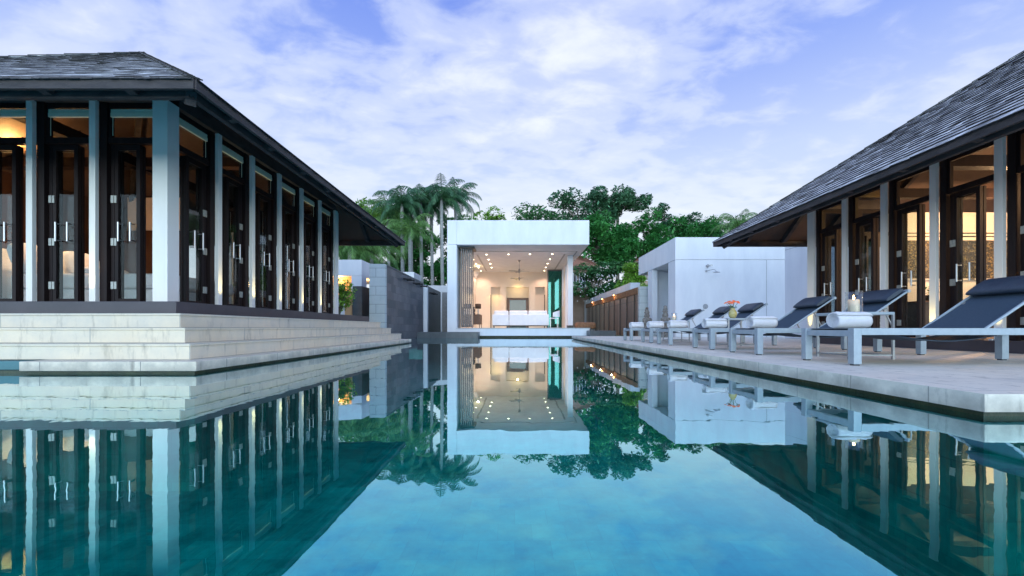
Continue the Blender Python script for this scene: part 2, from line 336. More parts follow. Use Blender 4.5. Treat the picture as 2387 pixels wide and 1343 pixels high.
def tag(o, label=None, cat=None, group=None, kind=None):
    if label: o['label'] = label
    if cat: o['category'] = cat
    if group: o['group'] = group
    if kind: o['kind'] = kind
    return o
def thing(name, label, cat, loc=(0, 0, 0), group=None):
    o = bpy.data.objects.new(name, None); o.empty_display_size = .2; COL.objects.link(o); o.location = loc
    return tag(o, label, cat, group)
def copy_tree(o, parent=None):
    c = o.copy(); COL.objects.link(c)
    if parent is not None: c.parent = parent
    for ch in [x for x in bpy.data.objects if x.parent == o]: copy_tree(ch, c)
    return c
def struct(mb, name, m): return tag(mb.build(name, m), kind='structure')
def Xp(px, D): return (px - VX) / F * D
def Zp(py, D): return CZ + (HY - py) / F * D
def lamp(kind, loc, energy, color=(1, .62, .30), size=.05, parent=None, aim=None, angle=90, blend=.6, name='bulb_light'):
    l = bpy.data.lights.new(name, kind); l.energy = energy; l.color = color; l.shadow_soft_size = size
    o = bpy.data.objects.new(name, l); COL.objects.link(o); o.location = loc
    if kind == 'SPOT':
        l.spot_size = R(angle); l.spot_blend = blend
        o.rotation_euler = (Vector(aim)).to_track_quat('-Z', 'Y').to_euler()
    if parent is not None:
        o.parent = parent; o.matrix_parent_inverse = Matrix.Translation(parent_loc(parent)).inverted()
    return o

# ================================================================== SETTING: ground, pool, deck
DZ = .135            # top of deck and lowest coping
g = MB(); GX, GY = 1200, 1200
g.add([(-GX, 23.2, .06), (GX, 23.2, .06), (GX, GY, .06), (-GX, GY, .06)], [(0, 1, 2, 3)])
g.add([(-GX, -GY, .06), (GX, -GY, .06), (GX, -9, .06), (-GX, -9, .06)], [(0, 1, 2, 3)])
g.add([(-GX, -9, .06), (-17, -9, .06), (-17, 23.2, .06), (-GX, 23.2, .06)], [(0, 1, 2, 3)])
g.add([(17, -9, .06), (GX, -9, .06), (GX, 23.2, .06), (17, 23.2, .06)], [(0, 1, 2, 3)])
g.add([(-17, 14.2, .06), (-5.2, 14.2, .06), (-5.2, 23.2, .06), (-17, 23.2, .06)], [(0, 1, 2, 3)])
g.add([(4.2, 19.3, .06), (17, 19.3, .06), (17, 23.2, .06), (4.2, 23.2, .06)], [(0, 1, 2, 3)])
struct(g, 'ground', 'grass')
w = MB()
w.add([(-17, -9, 0), (17, -9, 0), (17, 24.5, 0), (-17, 24.5, 0)], [(0, 1, 2, 3)])
struct(w, 'water', 'water')
p = MB(); p.add([(-17, -9, -1.3), (17, -9, -1.3), (17, 24.6, -1.3), (-17, 24.6, -1.3)], [(0, 1, 2, 3)])
p.box(-17.2, -17, -9, 14.2, -1.3, .06); p.box(17, 17.2, -9, 2, -1.3, .06); p.box(-17, 17, -9.2, -9, -1.3, .06)
p.box(-5.3, 4.3, 24.4, 24.6, -1.3, .02)
p.box(4.2, 4.35, 19.3, 24.6, -1.3, .05)
struct(p, 'pool_floor', 'pooltile')
dk = MB(); dk.box(2.6, 17, 2.35, 19.4, .035, DZ); o = struct(dk, 'deck', 'deck')
dk = MB(); dk.box(2.66, 17, 2.41, 19.34, -.14, .035); struct(dk, 'deck_base', 'algae')
dk = MB(); dk.box(2.66, 17, 2.41, 19.34, -1.3, -.141); struct(dk, 'pool_wall', 'pooltile')

# ================================================================== left steps
LX, LY0, LY1 = -5.2, 6.356, 12.53     # left villa: pool-side face, near face, far face
E = [.648, .919, 1.177, 1.456, 1.723]
FAR = [13.29, 13.53, 13.79, 14.0, 14.28]
ZS = [.86, .69, .505, .32, DZ]
st = thing('stone_steps', 'pale stone steps wrapping round the bedroom villa down to the pool water', 'steps', (-8, 6, DZ))
for i in (1, 2, 3, 4):
    x1, y0, y1, z1, zb = LX + E[i], LY0 - E[i], FAR[i], ZS[i], (ZS[i + 1] if i < 4 else .030)
    xl = -15.5 if i < 4 else -5.41
    s_ = MB()
    if i < 4:
        s_.box(-15.5, x1, y0, y1, zb, z1 - .028); s_.box(-15.5, x1 + .012, y0 - .012, y1 + .012, z1 - .028, z1)
        s_.build('step', 'step', st, .004)
    else:
        s_.box(-5.41, x1, y0, y1, zb, z1); s_.build('coping', 'coping', st, .006)
        b_ = MB(); b_.box(-15.5, x1 - .06, y0 + .06, y1 - .06, -.14, .030); b_.build('waterline_course', 'algae', st)
        b_ = MB(); b_.box(-15.5, x1 - .06, y0 + .06, y1 - .06, -1.3, -.141); b_.build('underwater_face', 'pooltile', st)
o = MB(); o.box(-15.5, -5.415, 4.78, 4.95, .03, .128); tag(o.build('tiled_ledge', 'ledge_tile', None, .004), 'narrow teal tiled ledge at water level beside the lowest step', 'ledge')

# ================================================================== villas
def roof(v, cx, cy, h, ze, slope, th0, seed, row=.17):
    """pyramid roof: boarded shell with fascia, hip rafters, jack rafters with curved tails, shingle courses"""
    rnd = random.Random(seed); za = ze + slope * h; t = .06
    c = [(cx - h, cy - h), (cx + h, cy - h), (cx + h, cy + h), (cx - h, cy + h)]
    sh = MB(); hi = h - .04
    ci = [(cx - hi, cy - hi), (cx + hi, cy - hi), (cx + hi, cy + hi), (cx - hi, cy + hi)]
    vs = [(a, b, ze) for a, b in ci] + [(cx, cy, za)] + [(a, b, ze - t) for a, b in ci] + [(cx, cy, za - t)]
    fs = [(0, 1, 4), (1, 2, 4), (2, 3, 4), (3, 0, 4), (6, 5, 9), (7, 6, 9), (8, 7, 9), (5, 8, 9)] + [(5 + k, 5 + (k + 1) % 4, (k + 1) % 4, k) for k in range(4)]
    rf = sh.add(vs, fs).build('roof', 'soffit', v)
    fa = MB(); w_ = .035
    for k in range(4):
        a = Vector((*c[k], 0)); b = Vector((*c[(k + 1) % 4], 0)); d_ = (b - a).normalized(); n_ = Vector((d_.y, -d_.x, 0))
        m_ = (a + b) / 2
        for (o_, z0, z1, hh, ins) in ((.0, ze - .115, ze + .012, .04, 0), (-.16, ze - .135, ze - .0, .06, .16)):
            A = a + n_ * o_ + d_ * ins; B = b + n_ * o_ - d_ * ins
            fa.bar((A.x, A.y, (z0 + z1) / 2), (B.x, B.y, (z0 + z1) / 2), hh, z1 - z0)
    fa.build('fascia', 'eave', rf)
    # shingles
    S = MB(); cs = math.sqrt(1 + slope * slope); nr = int(h * cs / row)
    for k in range(4):
        a = Vector((*c[k], ze)); b = Vector((*c[(k + 1) % 4], ze)); d_ = (b - a).normalized(); n_ = Vector((-d_.y, d_.x, 0))
        up = (n_ + Vector((0, 0, slope))) / cs; nn = (Vector((0, 0, 1)) - n_ * slope).normalized()
        if nn.z < 0: nn = -nn
        for r in range(nr + 1):
            s0 = r * row; ins = s0 / cs; x = ins; xe = 2 * h - ins
            while x < xe - .03:
                wd_ = rnd.uniform(.08, .19); x2 = min(x + wd_, xe)
                j = rnd.uniform(-.009, .009); th = th0 * rnd.uniform(.75, 1.3); lift = th0 * rnd.uniform(.3, .8)
                s1 = min(s0 + row * 1.15, h * cs)
                sa = s0 + j - (.05 if r == 0 else 0)
                P0 = a + d_ * (x + .004) + up * sa + nn * (lift + .004); P1 = a + d_ * (x2 - .004) + up * (sa + rnd.uniform(-.008, .008)) + nn * (lift + .004)
                cl0, cl1 = s1 / cs, 2 * h - s1 / cs; xa, xb = min(max(x + .004, cl0), cl1), max(min(x2 - .004, cl1), cl0)
                P2 = a + d_ * xb + up * s1 + nn * .001; P3 = a + d_ * xa + up * s1 + nn * .001
                q = [P0, P1, P2, P3, P0 + nn * th, P1 + nn * th, P2 + nn * .004, P3 + nn * .004]
                S.add(q, [(4, 5, 6, 7), (0, 1, 5, 4), (1, 2, 6, 5), (3, 0, 4, 7)])
                x = x2
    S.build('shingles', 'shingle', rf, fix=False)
    for k in range(4):
        hp = MB(); cap = MB()
        a = Vector((*c[k], ze)); top = Vector((cx, cy, za))
        dd = (top - a).normalized(); hp_a = a + dd * .25 - Vector((0, 0, .24)); hp_b = top - Vector((0, 0, .30))
        hp.bar(hp_a, hp_b, .10, .16)
        nrow = int((top - a).length / .26) + 1
        for i in range(nrow):
            q0 = a + dd * (.26 * i - .02) + Vector((0, 0, .016)); q1 = q0 + dd * .28 - Vector((0, 0, .012)); cap.bar(q0, q1, rnd.uniform(.13, .17), .014)
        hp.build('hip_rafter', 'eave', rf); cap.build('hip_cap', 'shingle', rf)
    return rf
def rafters(v, cx, cy, h, ze, slope, sides, offs, length=2.4):
    """each a timber with an S-curved tail showing under the eave"""
    prof = [(0.02, -.17), (.02, -.215), (.07, -.25), (.13, -.235), (.19, -.265), (.26, -.315), (.38, -.30)]
    for sd_ in sides:
        for q in offs:
            length = min(2.4, h - abs(q - (cy if sd_ in 'ew' else cx)) - .05)
            if length < .55: continue
            def P(s, zz):
                z_ = ze + slope * s + zz
                if sd_ == 'e': return (cx + h - s, z_)
                if sd_ == 'w': return (cx - h + s, z_)
                if sd_ == 's': return (cy - h + s, z_)
                return (cy + h - s, z_)
            tail = [(.05, -.062), (.03, -.13), (.10, -.19), (.18, -.17), (.25, -.215), (.36, -.27), (.50, -.25), (length, -.20)]
            poly = [P(s, zz) for s, zz in tail] + [P(length, -.062)]
            if sd_ in 'ew':
                MB().prism(poly, 'y', q - .045, q + .045).build('rafter', 'eave', v)
            else:
                MB().prism([(a, b) for a, b in poly], 'x', q - .045, q + .045).build('rafter', 'eave', v)

def facade(v, p0, u, n, us, zf, fw, fd=.085, detail=True, lit=(), hplate=3.06, skip=(), blind=True, shut=()):
    """bays along u from p0; each bay starts with a pale fin, then post, hinge line and two glazed leaves. n points inward"""
    u = Vector(u); n = Vector(n); p0 = Vector(p0)
    def fb(mb, a0, a1, b0, b1, z0, z1):
        A = p0 + u * a0 + n * b0; B = p0 + u * a1 + n * b1
        return mb.box(A.x, B.x, A.y, B.y, zf + z0, zf + z1)
    def pt(a, b, z_): q = p0 + u * a + n * b; return Vector((q.x, q.y, zf + z_))
    for i in range(len(us) - 1):
        a, e = us[i], us[i + 1]; w_ = e - a
        if i in skip: continue
        if fw[i]: fb(MB(), a, a + fw[i], 0, fd, 0.002, hplate).build('column', 'fin', v, .004)
        s0 = a + fw[i]
        # post beside the fin
        fb(MB(), s0 + .003, s0 + .11, fd + .004, fd + .13, .002, hplate - .002).build('door_post', 'dark', v)
        tr0, tr1 = 2.44, 2.53
        wf = MB(); fb(wf, s0 + .113, e + .02, fd + .02, fd + .09, tr0, tr1); fb(wf, s0 + .113, e + .02, fd + .03, fd + .08, 2.98, hplate - .002)
        fb(wf, s0 + .113, s0 + .15, fd + .031, fd + .079, tr1, 2.98); fb(wf, e - .03, e + .02, fd + .031, fd + .079, tr1, 2.98)
        wo = wf.build('transom_window', 'dark', v)
        fb(MB(), s0 + .15, e - .03, fd + .05, fd + .056, tr1, 2.98).build('pane', 'pane', wo)
        if blind:
            bl = MB(); fb(bl, s0 + .16, e - .035, fd + .012, fd + .045, 2.84, 2.90); fb(bl, s0 + .16, e - .035, fd + .018, fd + .047, 2.90, 2.955)
            fb(bl, s0 + .175, s0 + .181, fd + .03, fd + .036, 2.56, 2.84); bl.build('roller_blind', 'blind', v)
        # leaves
        x0 = s0 + .125; xe = e - .004; xm = x0 + (xe - x0) * .62
        for k, (l0, l1) in enumerate(((x0 + .065, xm), (xm + .006, xe))):
            stile = .05 if k == 0 else .038
            if k == 1 and i not in shut:      # this leaf is folded back into the room
                fr = MB(); c0, c1, q0_, q1_ = x0 + .065, xm - .002, fd + .115, fd + .155
                fb(fr, c0, c0 + .048, q0_, q1_, .02, tr0 - .01); fb(fr, c1 - .055, c1, q0_, q1_, .02, tr0 - .01)
                fb(fr, c0 + .048, c1 - .055, q0_ + .002, q1_ - .002, .02, .09); fb(fr, c0 + .048, c1 - .055, q0_ + .002, q1_ - .002, tr0 - .09, tr0 - .01)
                do = fr.build('door', 'dark', v); fb(MB(), c0 + .048, c1 - .055, q0_ + .018, q0_ + .024, .09, tr0 - .09).build('pane', 'pane', do)
                continue
            fr = MB()
            fb(fr, l0, l0 + stile, fd + .05, fd + .10, .02, tr0 - .01); fb(fr, l1 - (.058 if k == 0 else .02), l1, fd + .05, fd + .10, .02, tr0 - .01)
            fb(fr, l0 + stile, l1 - (.058 if k == 0 else .02), fd + .052, fd + .098, .02, .09); fb(fr, l0 + stile, l1 - (.058 if k == 0 else .02), fd + .052, fd + .098, tr0 - .09, tr0 - .01)
            do = fr.build('door', 'dark', v)
            fb(MB(), l0 + stile, l1 - (.058 if k == 0 else .02), fd + .072, fd + .078, .09, tr0 - .09).build('pane', 'pane', do)
            if k == 0 and detail:
                for hz_ in (.29, .95, 1.60):
                    hm = fb(MB(), l0 - .05, l0 + .035, fd + .035, fd + .049, hz_ - .055, hz_ + .055)
                    fb(hm, l0 - .012, l0 - .002, fd + .026, fd + .036, hz_ - .055, hz_ + .055); hm.build('hinge', 'hinge', do)
                for hx in (l0 + stile + .055, l1 - .10):
                    m_ = MB(); m_.tube([pt(hx, fd - .01, .95), pt(hx, fd - .01, 1.24)], .013)
                    m_.tube([pt(hx, fd - .01, .97), pt(hx, fd + .07, .97)], .009); m_.tube([pt(hx, fd - .01, 1.22), pt(hx, fd + .07, 1.22)], .009)
                    m_.build('handle', 'chrome', do)
                fb(MB(), x0 + .003, l0 - .012, fd + .055, fd + .095, .02, tr0 - .01).build('door_post', 'dark', v)
        if i in lit:
            q = pt(s0 - fw[i] / 2, -.10, .03)
            lm = MB(); lm.lathe([(.0, .0), (.03, .0), (.035, .02), (.022, .03), (0, .03)], (q.x, q.y, zf), 10); uo = lm.build('uplight', 'chrome', v)
            lamp('SPOT', (q.x, q.y, zf + .04), 34, (1, .80, .30), .02, uo, aim=n * .12 + Vector((0, 0, 1)), angle=40, blend=1, name='uplight_bulb')
    q0, q1 = us[0], us[-1]
    fb(MB(), q0, q1, .0, .20, hplate, hplate + .22).build('wall_plate', 'eave', v)

ZF = ZS[0]
lv = thing('pool_villa', 'bedroom villa with shingled roof above the stone steps left of the pool', 'villa', (LX - 3, LY0 + 3, DZ))
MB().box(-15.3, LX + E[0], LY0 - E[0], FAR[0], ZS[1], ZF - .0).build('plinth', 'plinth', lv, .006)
MB().box(-11.37, LX - .1, LY0 + .1, LY1 - .1, ZF, ZF + .012).build('floor', 'floorw', lv)
rf = roof(lv, -7.95, 9.1, 4.43, CZ + 2.74, .709, .0062, 3)
rafters(lv, -7.95, 9.1, 4.43, CZ + 2.74, .709, 'e', [5.4, 6.25, 7.22, 8.16, 9.14, 10.08, 11.04, 11.95, 12.75])
rafters(lv, -7.95, 9.1, 4.43, CZ + 2.74, .709, 's', [-12 + .965 * k for k in range(9)])
rafters(lv, -7.95, 9.1, 4.43, CZ + 2.74, .709, 'n', [-4.6, -5.6, -6.6, -7.6])
# side facade, from the far corner towards the camera
us = [0, 1.086, 2.066, 3.045, 4.02, 4.98, 5.947]
usx = [u_ if k else 0 for k, u_ in enumerate(us)]
facade(lv, (LX, LY1, 0), (0, -1, 0), (-1, 0, 0), [0] + [u_ - .0 for u_ in us[1:]], ZF, [.22, .10, .10, .10, .10, .10], fd=.06, lit=(1, 2, 3, 4, 5))
MB().box(LX - .225, LX, LY0, LY0 + .227, ZF + .002, ZF + 3.06).build('column', 'fin', lv, .005)
# front facade, west to east
us = [-11.3 + 5.425 + 5.425 - 5.425, ] 
xs = [-11.10, -10.155, -9.21, -8.265, -7.32, -6.375, -5.425]
facade(lv, (0, LY0, 0), (1, 0, 0), (0, 1, 0), xs, ZF, [.095] * 6, fd=.06, lit=(5,))
# far facade (seen through the glass)
xs = [-(-5.42) * 0 + v for v in (5.425, 6.375, 7.32, 8.265, 9.21)]
facade(lv, (0, LY1, 0), (-1, 0, 0), (0, -1, 0), xs, ZF, [.095] * 4, fd=.06, detail=False, blind=False)
MB().box(-11.5, -11.25, LY0 + .1, LY1, ZF + .013, ZF + 3.3).build('wall', 'darkroom', lv)
MB().box(-10.85, -9.3, 11.9, 12.1, ZF + .013, ZF + 3.3).build('wall', 'cream_wall', lv)
MB().box(-11.25, -9.25, 11.80, 11.88, ZF + .013, ZF + 2.35).build('wall_panel', 'darkroom', lv)
MB().box(-11.1, LX - .05, 9.1, 9.3, ZF + 3.1, ZF + 3.3).build('tie_beam', 'dark', lv)
MB().box(-8.3, -8.1, LY0 + .1, LY1 - .1, ZF + 3.1, ZF + 3.3).build('tie_beam', 'dark', lv)
def bulb(px_, py_, D, e, parent, r=.035):
    x, z_ = Xp(px_, D), Zp(py_, D)
    m_ = MB(); m_.ell((x, D, z_), (r, r, r)); b = m_.build('bulb', 'bulb', parent)
    MB().tube([(x, D, z_ + r), (x, D, z_ + .12)], .02).build('socket', 'black', b)
    lamp('SPOT', (x, D, z_ + .14), e * 2, (1, .50, .16), .05, b, aim=(0, 0, 1), angle=150, blend=1)
bulb(528, 462, 9.0, 14, lv); bulb(45, 378, 9.0, 80, lv)
# bed and lamp
bd = thing('bed', 'white bed with pale headboard behind the glass doors of the villa by the steps', 'bed', (-8.6, 9, ZF + .012))
zb = ZF + .014
MB().box(-9.5, -6.6, 8.0, 9.9, zb + .10, zb + .36).build('bed_base', 'linen', bd, .03)
MB().box(-9.5, -6.55, 7.97, 9.93, zb + .37, zb + .66).build('mattress', 'linen', bd, .07)
hb = MB(); hb.prism([(-9.95, zb), (-9.55, zb), (-9.75, zb + 1.15), (-9.95, zb + 1.15)], 'y', 7.9, 10.0); hb.build('headboard', 'linen', bd, .03)
for k, yy in enumerate((8.2, 9.1)):
    pm = MB(); pm.ell((0, 0, 0), (.20, .38, .34), 16, 10)
    sp = lambda v, r: math.copysign(abs(v / r) ** .62, v) * r
    pm.v = [(sp(q[0], .2), sp(q[1], .38), sp(q[2], .34)) for q in pm.v]
    pm.v = [(-9.25 + q[0] * .8 - q[2] * .35, yy + q[1], zb + .93 + q[2] * .95) for q in pm.v]; pm.build('pillow', 'linen', bd)
pm = MB(); pm.ell((-8.2, 8.5, zb + .74), (.34, .4, .12), 16, 8); pm.build('pillow', 'linen', bd)
pl_ = thing('added_bed_lamp', 'small dark spot lamp added over the white bed to brighten the villa room', 'lamp', (-8.7, 8.5, ZF + 3.0))  # added lamp, put in to brighten the dark bedroom
MB().tube([(-8.7, 8.5, ZF + 2.95), (-8.7, 8.5, ZF + 3.1)], .05).build('lamp_housing', 'black', pl_); MB().tube([(-8.7, 8.5, ZF + 3.1), (-8.7, 8.5, ZF + 3.6)], .01).build('cord', 'black', pl_)
lamp('SPOT', (-8.7, 8.5, ZF + 2.93), 200, (1, .60, .34), .05, pl_, aim=(-.1, .1, -1), angle=88, blend=.7)
tl = thing('table_lamp', 'orange glowing cylinder lamp at the bedside behind the villa glass', 'lamp', (-10.3, 9.2, ZF + .5))
MB().lathe([(.0, 0), (.09, 0), (.09, .36), (0, .36)], (-10.28, 8.95, ZF + .86), 16).build('lamp_shade', 'lampshade', tl)
MB().tube([(-10.28, 8.95, ZF + .50), (-10.28, 8.95, ZF + .86)], .02).build('lamp_stem', 'chrome', tl)
lamp('POINT', (-10.0, 8.6, ZF + 1.3), 85, (1, .50, .18), .1, tl)
nt_ = thing('bedside_table', 'dark bedside table under the glowing orange lamp', 'table', (-10.3, 9, ZF))
MB().box(-10.55, -10.0, 8.7, 9.2, ZF + .42, ZF + .50).build('tabletop', 'walnut', nt_)
MB().box(-10.52, -10.03, 8.73, 9.17, ZF + .014, ZF + .42).build('cabinet_body', 'walnut', nt_)

# ---- right villa
RX, RY1, RZ = 7.2, 10.46, CZ - .188
rv = thing('pool_villa', 'warmly lit living villa with shingled roof behind the sun loungers', 'villa', (RX + 3, 7, DZ))
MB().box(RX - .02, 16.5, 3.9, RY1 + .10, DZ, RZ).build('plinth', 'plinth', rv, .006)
MB().box(RX + .15, 14, 4.3, RY1 - .12, RZ, RZ + .012).build('floor', 'floorw', rv)
roof(rv, 10.22, 7.08, 4.70, CZ + 2.37, .70, .013, 5)
rafters(rv, 10.22, 7.08, 4.70, CZ + 2.37, .70, 'w', [11.0, 10.0, 9.02, 8.05, 7.08, 6.1, 5.12, 4.2])
rafters(rv, 10.22, 7.08, 4.70, CZ + 2.37, .70, 'n', [6.3, 7.3, 8.3, 9.3])
us = [0, 1.10, 2.09, 3.08, 4.075, 5.07, 6.06]
facade(rv, (RX, RY1, 0), (0, -1, 0), (1, 0, 0), us, RZ, [.22, .115, .115, .115, .115, .115], fd=.06, lit=(3, 4, 5, 0), blind=False, hplate=3.16)
MB().box(RX, RX + .22, 4.18, 4.40, RZ + .002, RZ + 3.16).build('column', 'fin', rv, .005)
MB().box(RX + 1.9, 14.1, RY1 - .14, RY1 - .02, RZ + .013, RZ + 3.0).build('wall', 'cream_wall', rv)
MB().box(13.9, 14.1, 4.3, RY1 - .15, RZ + .013, RZ + 3.2).build('wall', 'cream_wall', rv)
xs = [v for v in (-7.42, -8.25, -9.08)]
facade(rv, (0, RY1, 0), (1, 0, 0), (0, -1, 0), [7.42, 8.25, 9.08], RZ, [.001, .07], fd=.03, detail=False, blind=False)
tr = MB()
for z_ in (2.40, 2.48): tr.box(9.2, 13.8, RY1 - .17, RY1 - .141, RZ + z_, RZ + z_ + .022)
tr.build('picture_rail', 'black', rv)
MB().box(RX + .3, 13.9, 7.5, 7.7, RZ + 3.05, RZ + 3.25).build('tie_beam', 'dark', rv)
MB().box(RX + .3, 13.9, 9.3, 9.45, RZ + 3.05, RZ + 3.25).build('tie_beam', 'dark', rv)
pa = thing('painting', 'long mottled ochre and black painting on the cream wall of the lit living villa', 'painting', (10.6, 10.25, RZ + 1.8))
MB().box(9.45, 12.0, RY1 - .19, RY1 - .145, CZ + 1.20, CZ + 2.12).build('canvas', 'paint_art', pa)
fm = MB(); fm.box(9.42, 12.03, RY1 - .195, RY1 - .143, CZ + 1.165, CZ + 1.198); fm.box(9.42, 12.03, RY1 - .195, RY1 - .143, CZ + 2.122, CZ + 2.155); fm.build('frame', 'cream_wall', pa)
cb = thing('cabinet', 'dark low sideboard under the long painting', 'cabinet', (10.5, 9.9, RZ))
MB().box(9.3, 12.2, 9.7, 10.15, RZ + .1, RZ + .78).build('cabinet_body', 'black', cb)
MB().box(9.25, 12.25, 9.66, 10.18, RZ + .782, RZ + .81).build('cabinet_top', 'walnut', cb)
for (x, s_, lb) in ((9.62, 1, 'small bushy potted plant on the end of the dark sideboard'), (11.25, .9, 'small round potted plant further along the dark sideboard')):
    pp = thing('potted_plant', lb, 'plant', (x, 9.85, RZ + .81))
    MB().lathe([(0, 0), (.07, 0), (.10, .14), (.085, .14), (0, .12)], (x, 9.85, RZ + .81), 14).build('pot', 'black', pp)
    lf = MB(); rr = random.Random(3)
    for k in range(90):
        c_ = Vector((x + rr.gauss(0, .08), 9.85 + rr.gauss(0, .08), RZ + 1.02 + rr.uniform(-.06, .14))); a_ = Vector((rr.uniform(-1, 1), rr.uniform(-1, 1), rr.uniform(-1, 1))).normalized() * .035; b_ = a_.orthogonal().normalized() * .02
        lf.add([c_ - a_, c_ + b_, c_ + a_, c_ - b_], [(0, 1, 2, 3)])
    lf.build('leaves', 'leafdark', pp, fix=False)
for (x, y, z_, e) in ((10.6, 8.9, 3.0, 190), (12.6, 6.6, 3.0, 150), (9.3, 5.6, 3.0, 90)):
    m_ = MB(); m_.ell((x, y, z_), (.05, .05, .05)); b = m_.build('bulb', 'bulb', rv)
    lamp('POINT', (x, y, z_ - .1), e * 1.15, (1, .57, .29), .08, b)
m_ = MB(); m_.ell((8.0, 9.0, 3.35), (.04, .04, .04)); b = m_.build('bulb', 'bulb', rv); lamp('POINT', (8.0, 9.0, 3.30), 16, (1, .66, .16), .05, b)

# ================================================================== far pavilion
PD = 22.7; PB = 33.9
pv = thing('glass_pavilion', 'white flat roofed open pavilion with warm lit room across the pool', 'pavilion', (0, 26, .48))
X0, X1, XI = Xp(1042.4, PD), Xp(1373.6, PD), Xp(1064.5, PD)
ZT, ZC, ZFL = Zp(513.5, PD), Zp(570.3, PD), CZ - .02
rs = MB(); rs.box(XI + .004, X1, PD, PB + .5, ZC, ZT); rs.build('roof_slab', 'white', pv, .01)
MB().box(X0, XI, PD, PD + 1.4, .0, ZC - .004 + .0).build('pillar', 'white', pv, .01)
MB().box(X0, XI, PD, PB + .5, ZC + .004, ZT).build('roof_end', 'white', pv, .01)
MB().box(X0 - .0, XI - .10, PD + 1.41, PB + .5, .05, ZC).build('wall', 'white', pv)
MB().box(XI - .02, 4.0, PD - .02, PB + .5, .09, ZFL).build('floor_slab', 'white', pv, .01)
MB().box(XI - .04, 4.03, PD - .05, PB + .4, ZFL + .002, ZFL + .03).build('floor_edge', 'ashlar', pv)
MB().box(XI, 3.9, PD + .25, PB, -1.3, .088).build('foundation', 'algae', pv)
ZFL += .03
wl = MB(); wl.box(XI - .09, XI + .02, PD + 1.42, PB, ZFL, ZC - .003); wl.build('wall', 'cream_wall', pv)
# back wall with three niches
def niche(px0, px1, pyt):
    return Xp(px0, PB), Xp(px1, PB), Zp(pyt, PB)
n1, n2_, n3 = niche(1144, 1165.6, 669), niche(1180, 1233, 670), niche(1248, 1270, 669)
bw_ = MB(); xL, xR = XI + .02, 3.55; xs_ = [xL, n1[0], n1[1], n2_[0], n2_[1], n3[0], n3[1], xR]
for k in (0, 2, 4, 6): bw_.box(xs_[k], xs_[k + 1], PB, PB + .3, ZFL, ZC - .003)
for (a, b, zt) in (n1, n2_, n3): bw_.box(a, b, PB, PB + .3, zt, ZC - .003)
bw_.build('wall', 'cream_wall', pv)
MB().box(xL, xR, PB + .45, PB + .5, ZFL, ZC).build('niche_back', 'cream_wall', pv)
for (a, b, zt) in (n1, n2_, n3): MB().box(a, b, PB + .02, PB + .44, zt + .002, zt + .06).build('niche_head', 'cream_wall', pv)
fp_ = MB(); a, b = Xp(1182, PB), Xp(1232, PB); zt = Zp(699.5, PB)
fp_.box(a, a + .2, PB - .12, PB + .1, ZFL, zt); fp_.box(b - .2, b, PB - .12, PB + .1, ZFL, zt); fp_.box(a, b, PB - .14, PB + .1, zt + .002, zt + .16)
fpo = thing('mirror_cabinet', 'walnut framed mirror in the glowing centre niche of the pavilion back wall', 'mirror', ((a + b) / 2, PB, ZFL))
fp_.build('frame', 'walnut', fpo)
MB().box(a + .2, b - .2, PB - .02, PB + .02, ZFL, zt).build('mirror_glass', mat('mirror', (.02, .05, .06), None, 1, .08), fpo)
for px_ in (1144.2, 1269.3):
    MB().box(Xp(px_, PB - .3) - .03, Xp(px_, PB - .3) + .03, PB - .3, PB - .24, ZFL, Zp(688, PB)).build('door_edge', 'black', pv)
# right hand column, side wall with slit
cx0, cx1 = Xp(1323, 26), Xp(1335.5, 26)
MB().box(cx0, cx1, 26, 26.33, ZFL + .16, ZC - .003).build('column', 'white', pv, .008)
MB().box(cx0 - .01, cx1 + .01, 25.99, 26.34, ZFL, ZFL + .155).build('column_base', 'black', pv)
sw = MB(); sw.box(3.55, 3.8, 29.8, 30.9, ZFL, ZC - .003); sw.box(3.55, 3.8, 30.9, 31.9, ZFL, ZFL + 1.6); sw.box(3.55, 3.8, 31.9, PB + .3, ZFL, ZC - .003); sw.build('wall', 'white', pv)
MB().box(3.64, 3.67, 30.9, 31.9, ZFL + 1.6, ZC - .003).build('window', 'pane', pv)
# folded glass stack on the left
for k in range(6):
    x = XI + .16 + k * .105; fr = MB(); y0 = PD + .55 + k * .02
    fr.box(x, x + .05, y0, y0 + .07, ZFL + .05, ZC - .1); fr.box(x, x + .05, y0 + .95, y0 + 1.02, ZFL + .05, ZC - .1)
    fr.box(x, x + .05, y0 + .07, y0 + .95, ZFL + .05, ZFL + .15); fr.box(x, x + .05, y0 + .07, y0 + .95, ZC - .2, ZC - .1)
    do = fr.build('folded_door', 'doorframe', pv); MB().box(x + .02, x + .03, y0 + .07, y0 + .95, ZFL + .15, ZC - .2).build('pane', 'pane', do)
MB().box(XI + .08, XI + .9, PD + .5, PD + 1.7, ZC - .096, ZC - .004).build('door_track', 'black', pv)
# teal glass panel on the right
D_ = 32.0; a, b = Xp(1276, D_), Xp(1311, D_)
fr = MB(); fr.box(a, a + .07, D_, D_ + .06, ZFL, ZC - .05); fr.box(b - .06, b, D_, D_ + .06, ZFL, ZC - .05); fr.box(a + .07, b - .06, D_, D_ + .06, ZC - .16, ZC - .05); fr.box(a + .07, b - .06, D_, D_ + .06, ZFL, ZFL + .06)
do = fr.build('folded_door', 'doorframe', pv); MB().box(a + .07, b - .06, D_ + .02, D_ + .035, ZFL + .06, ZC - .16).build('pane', 'teal_glass', do)
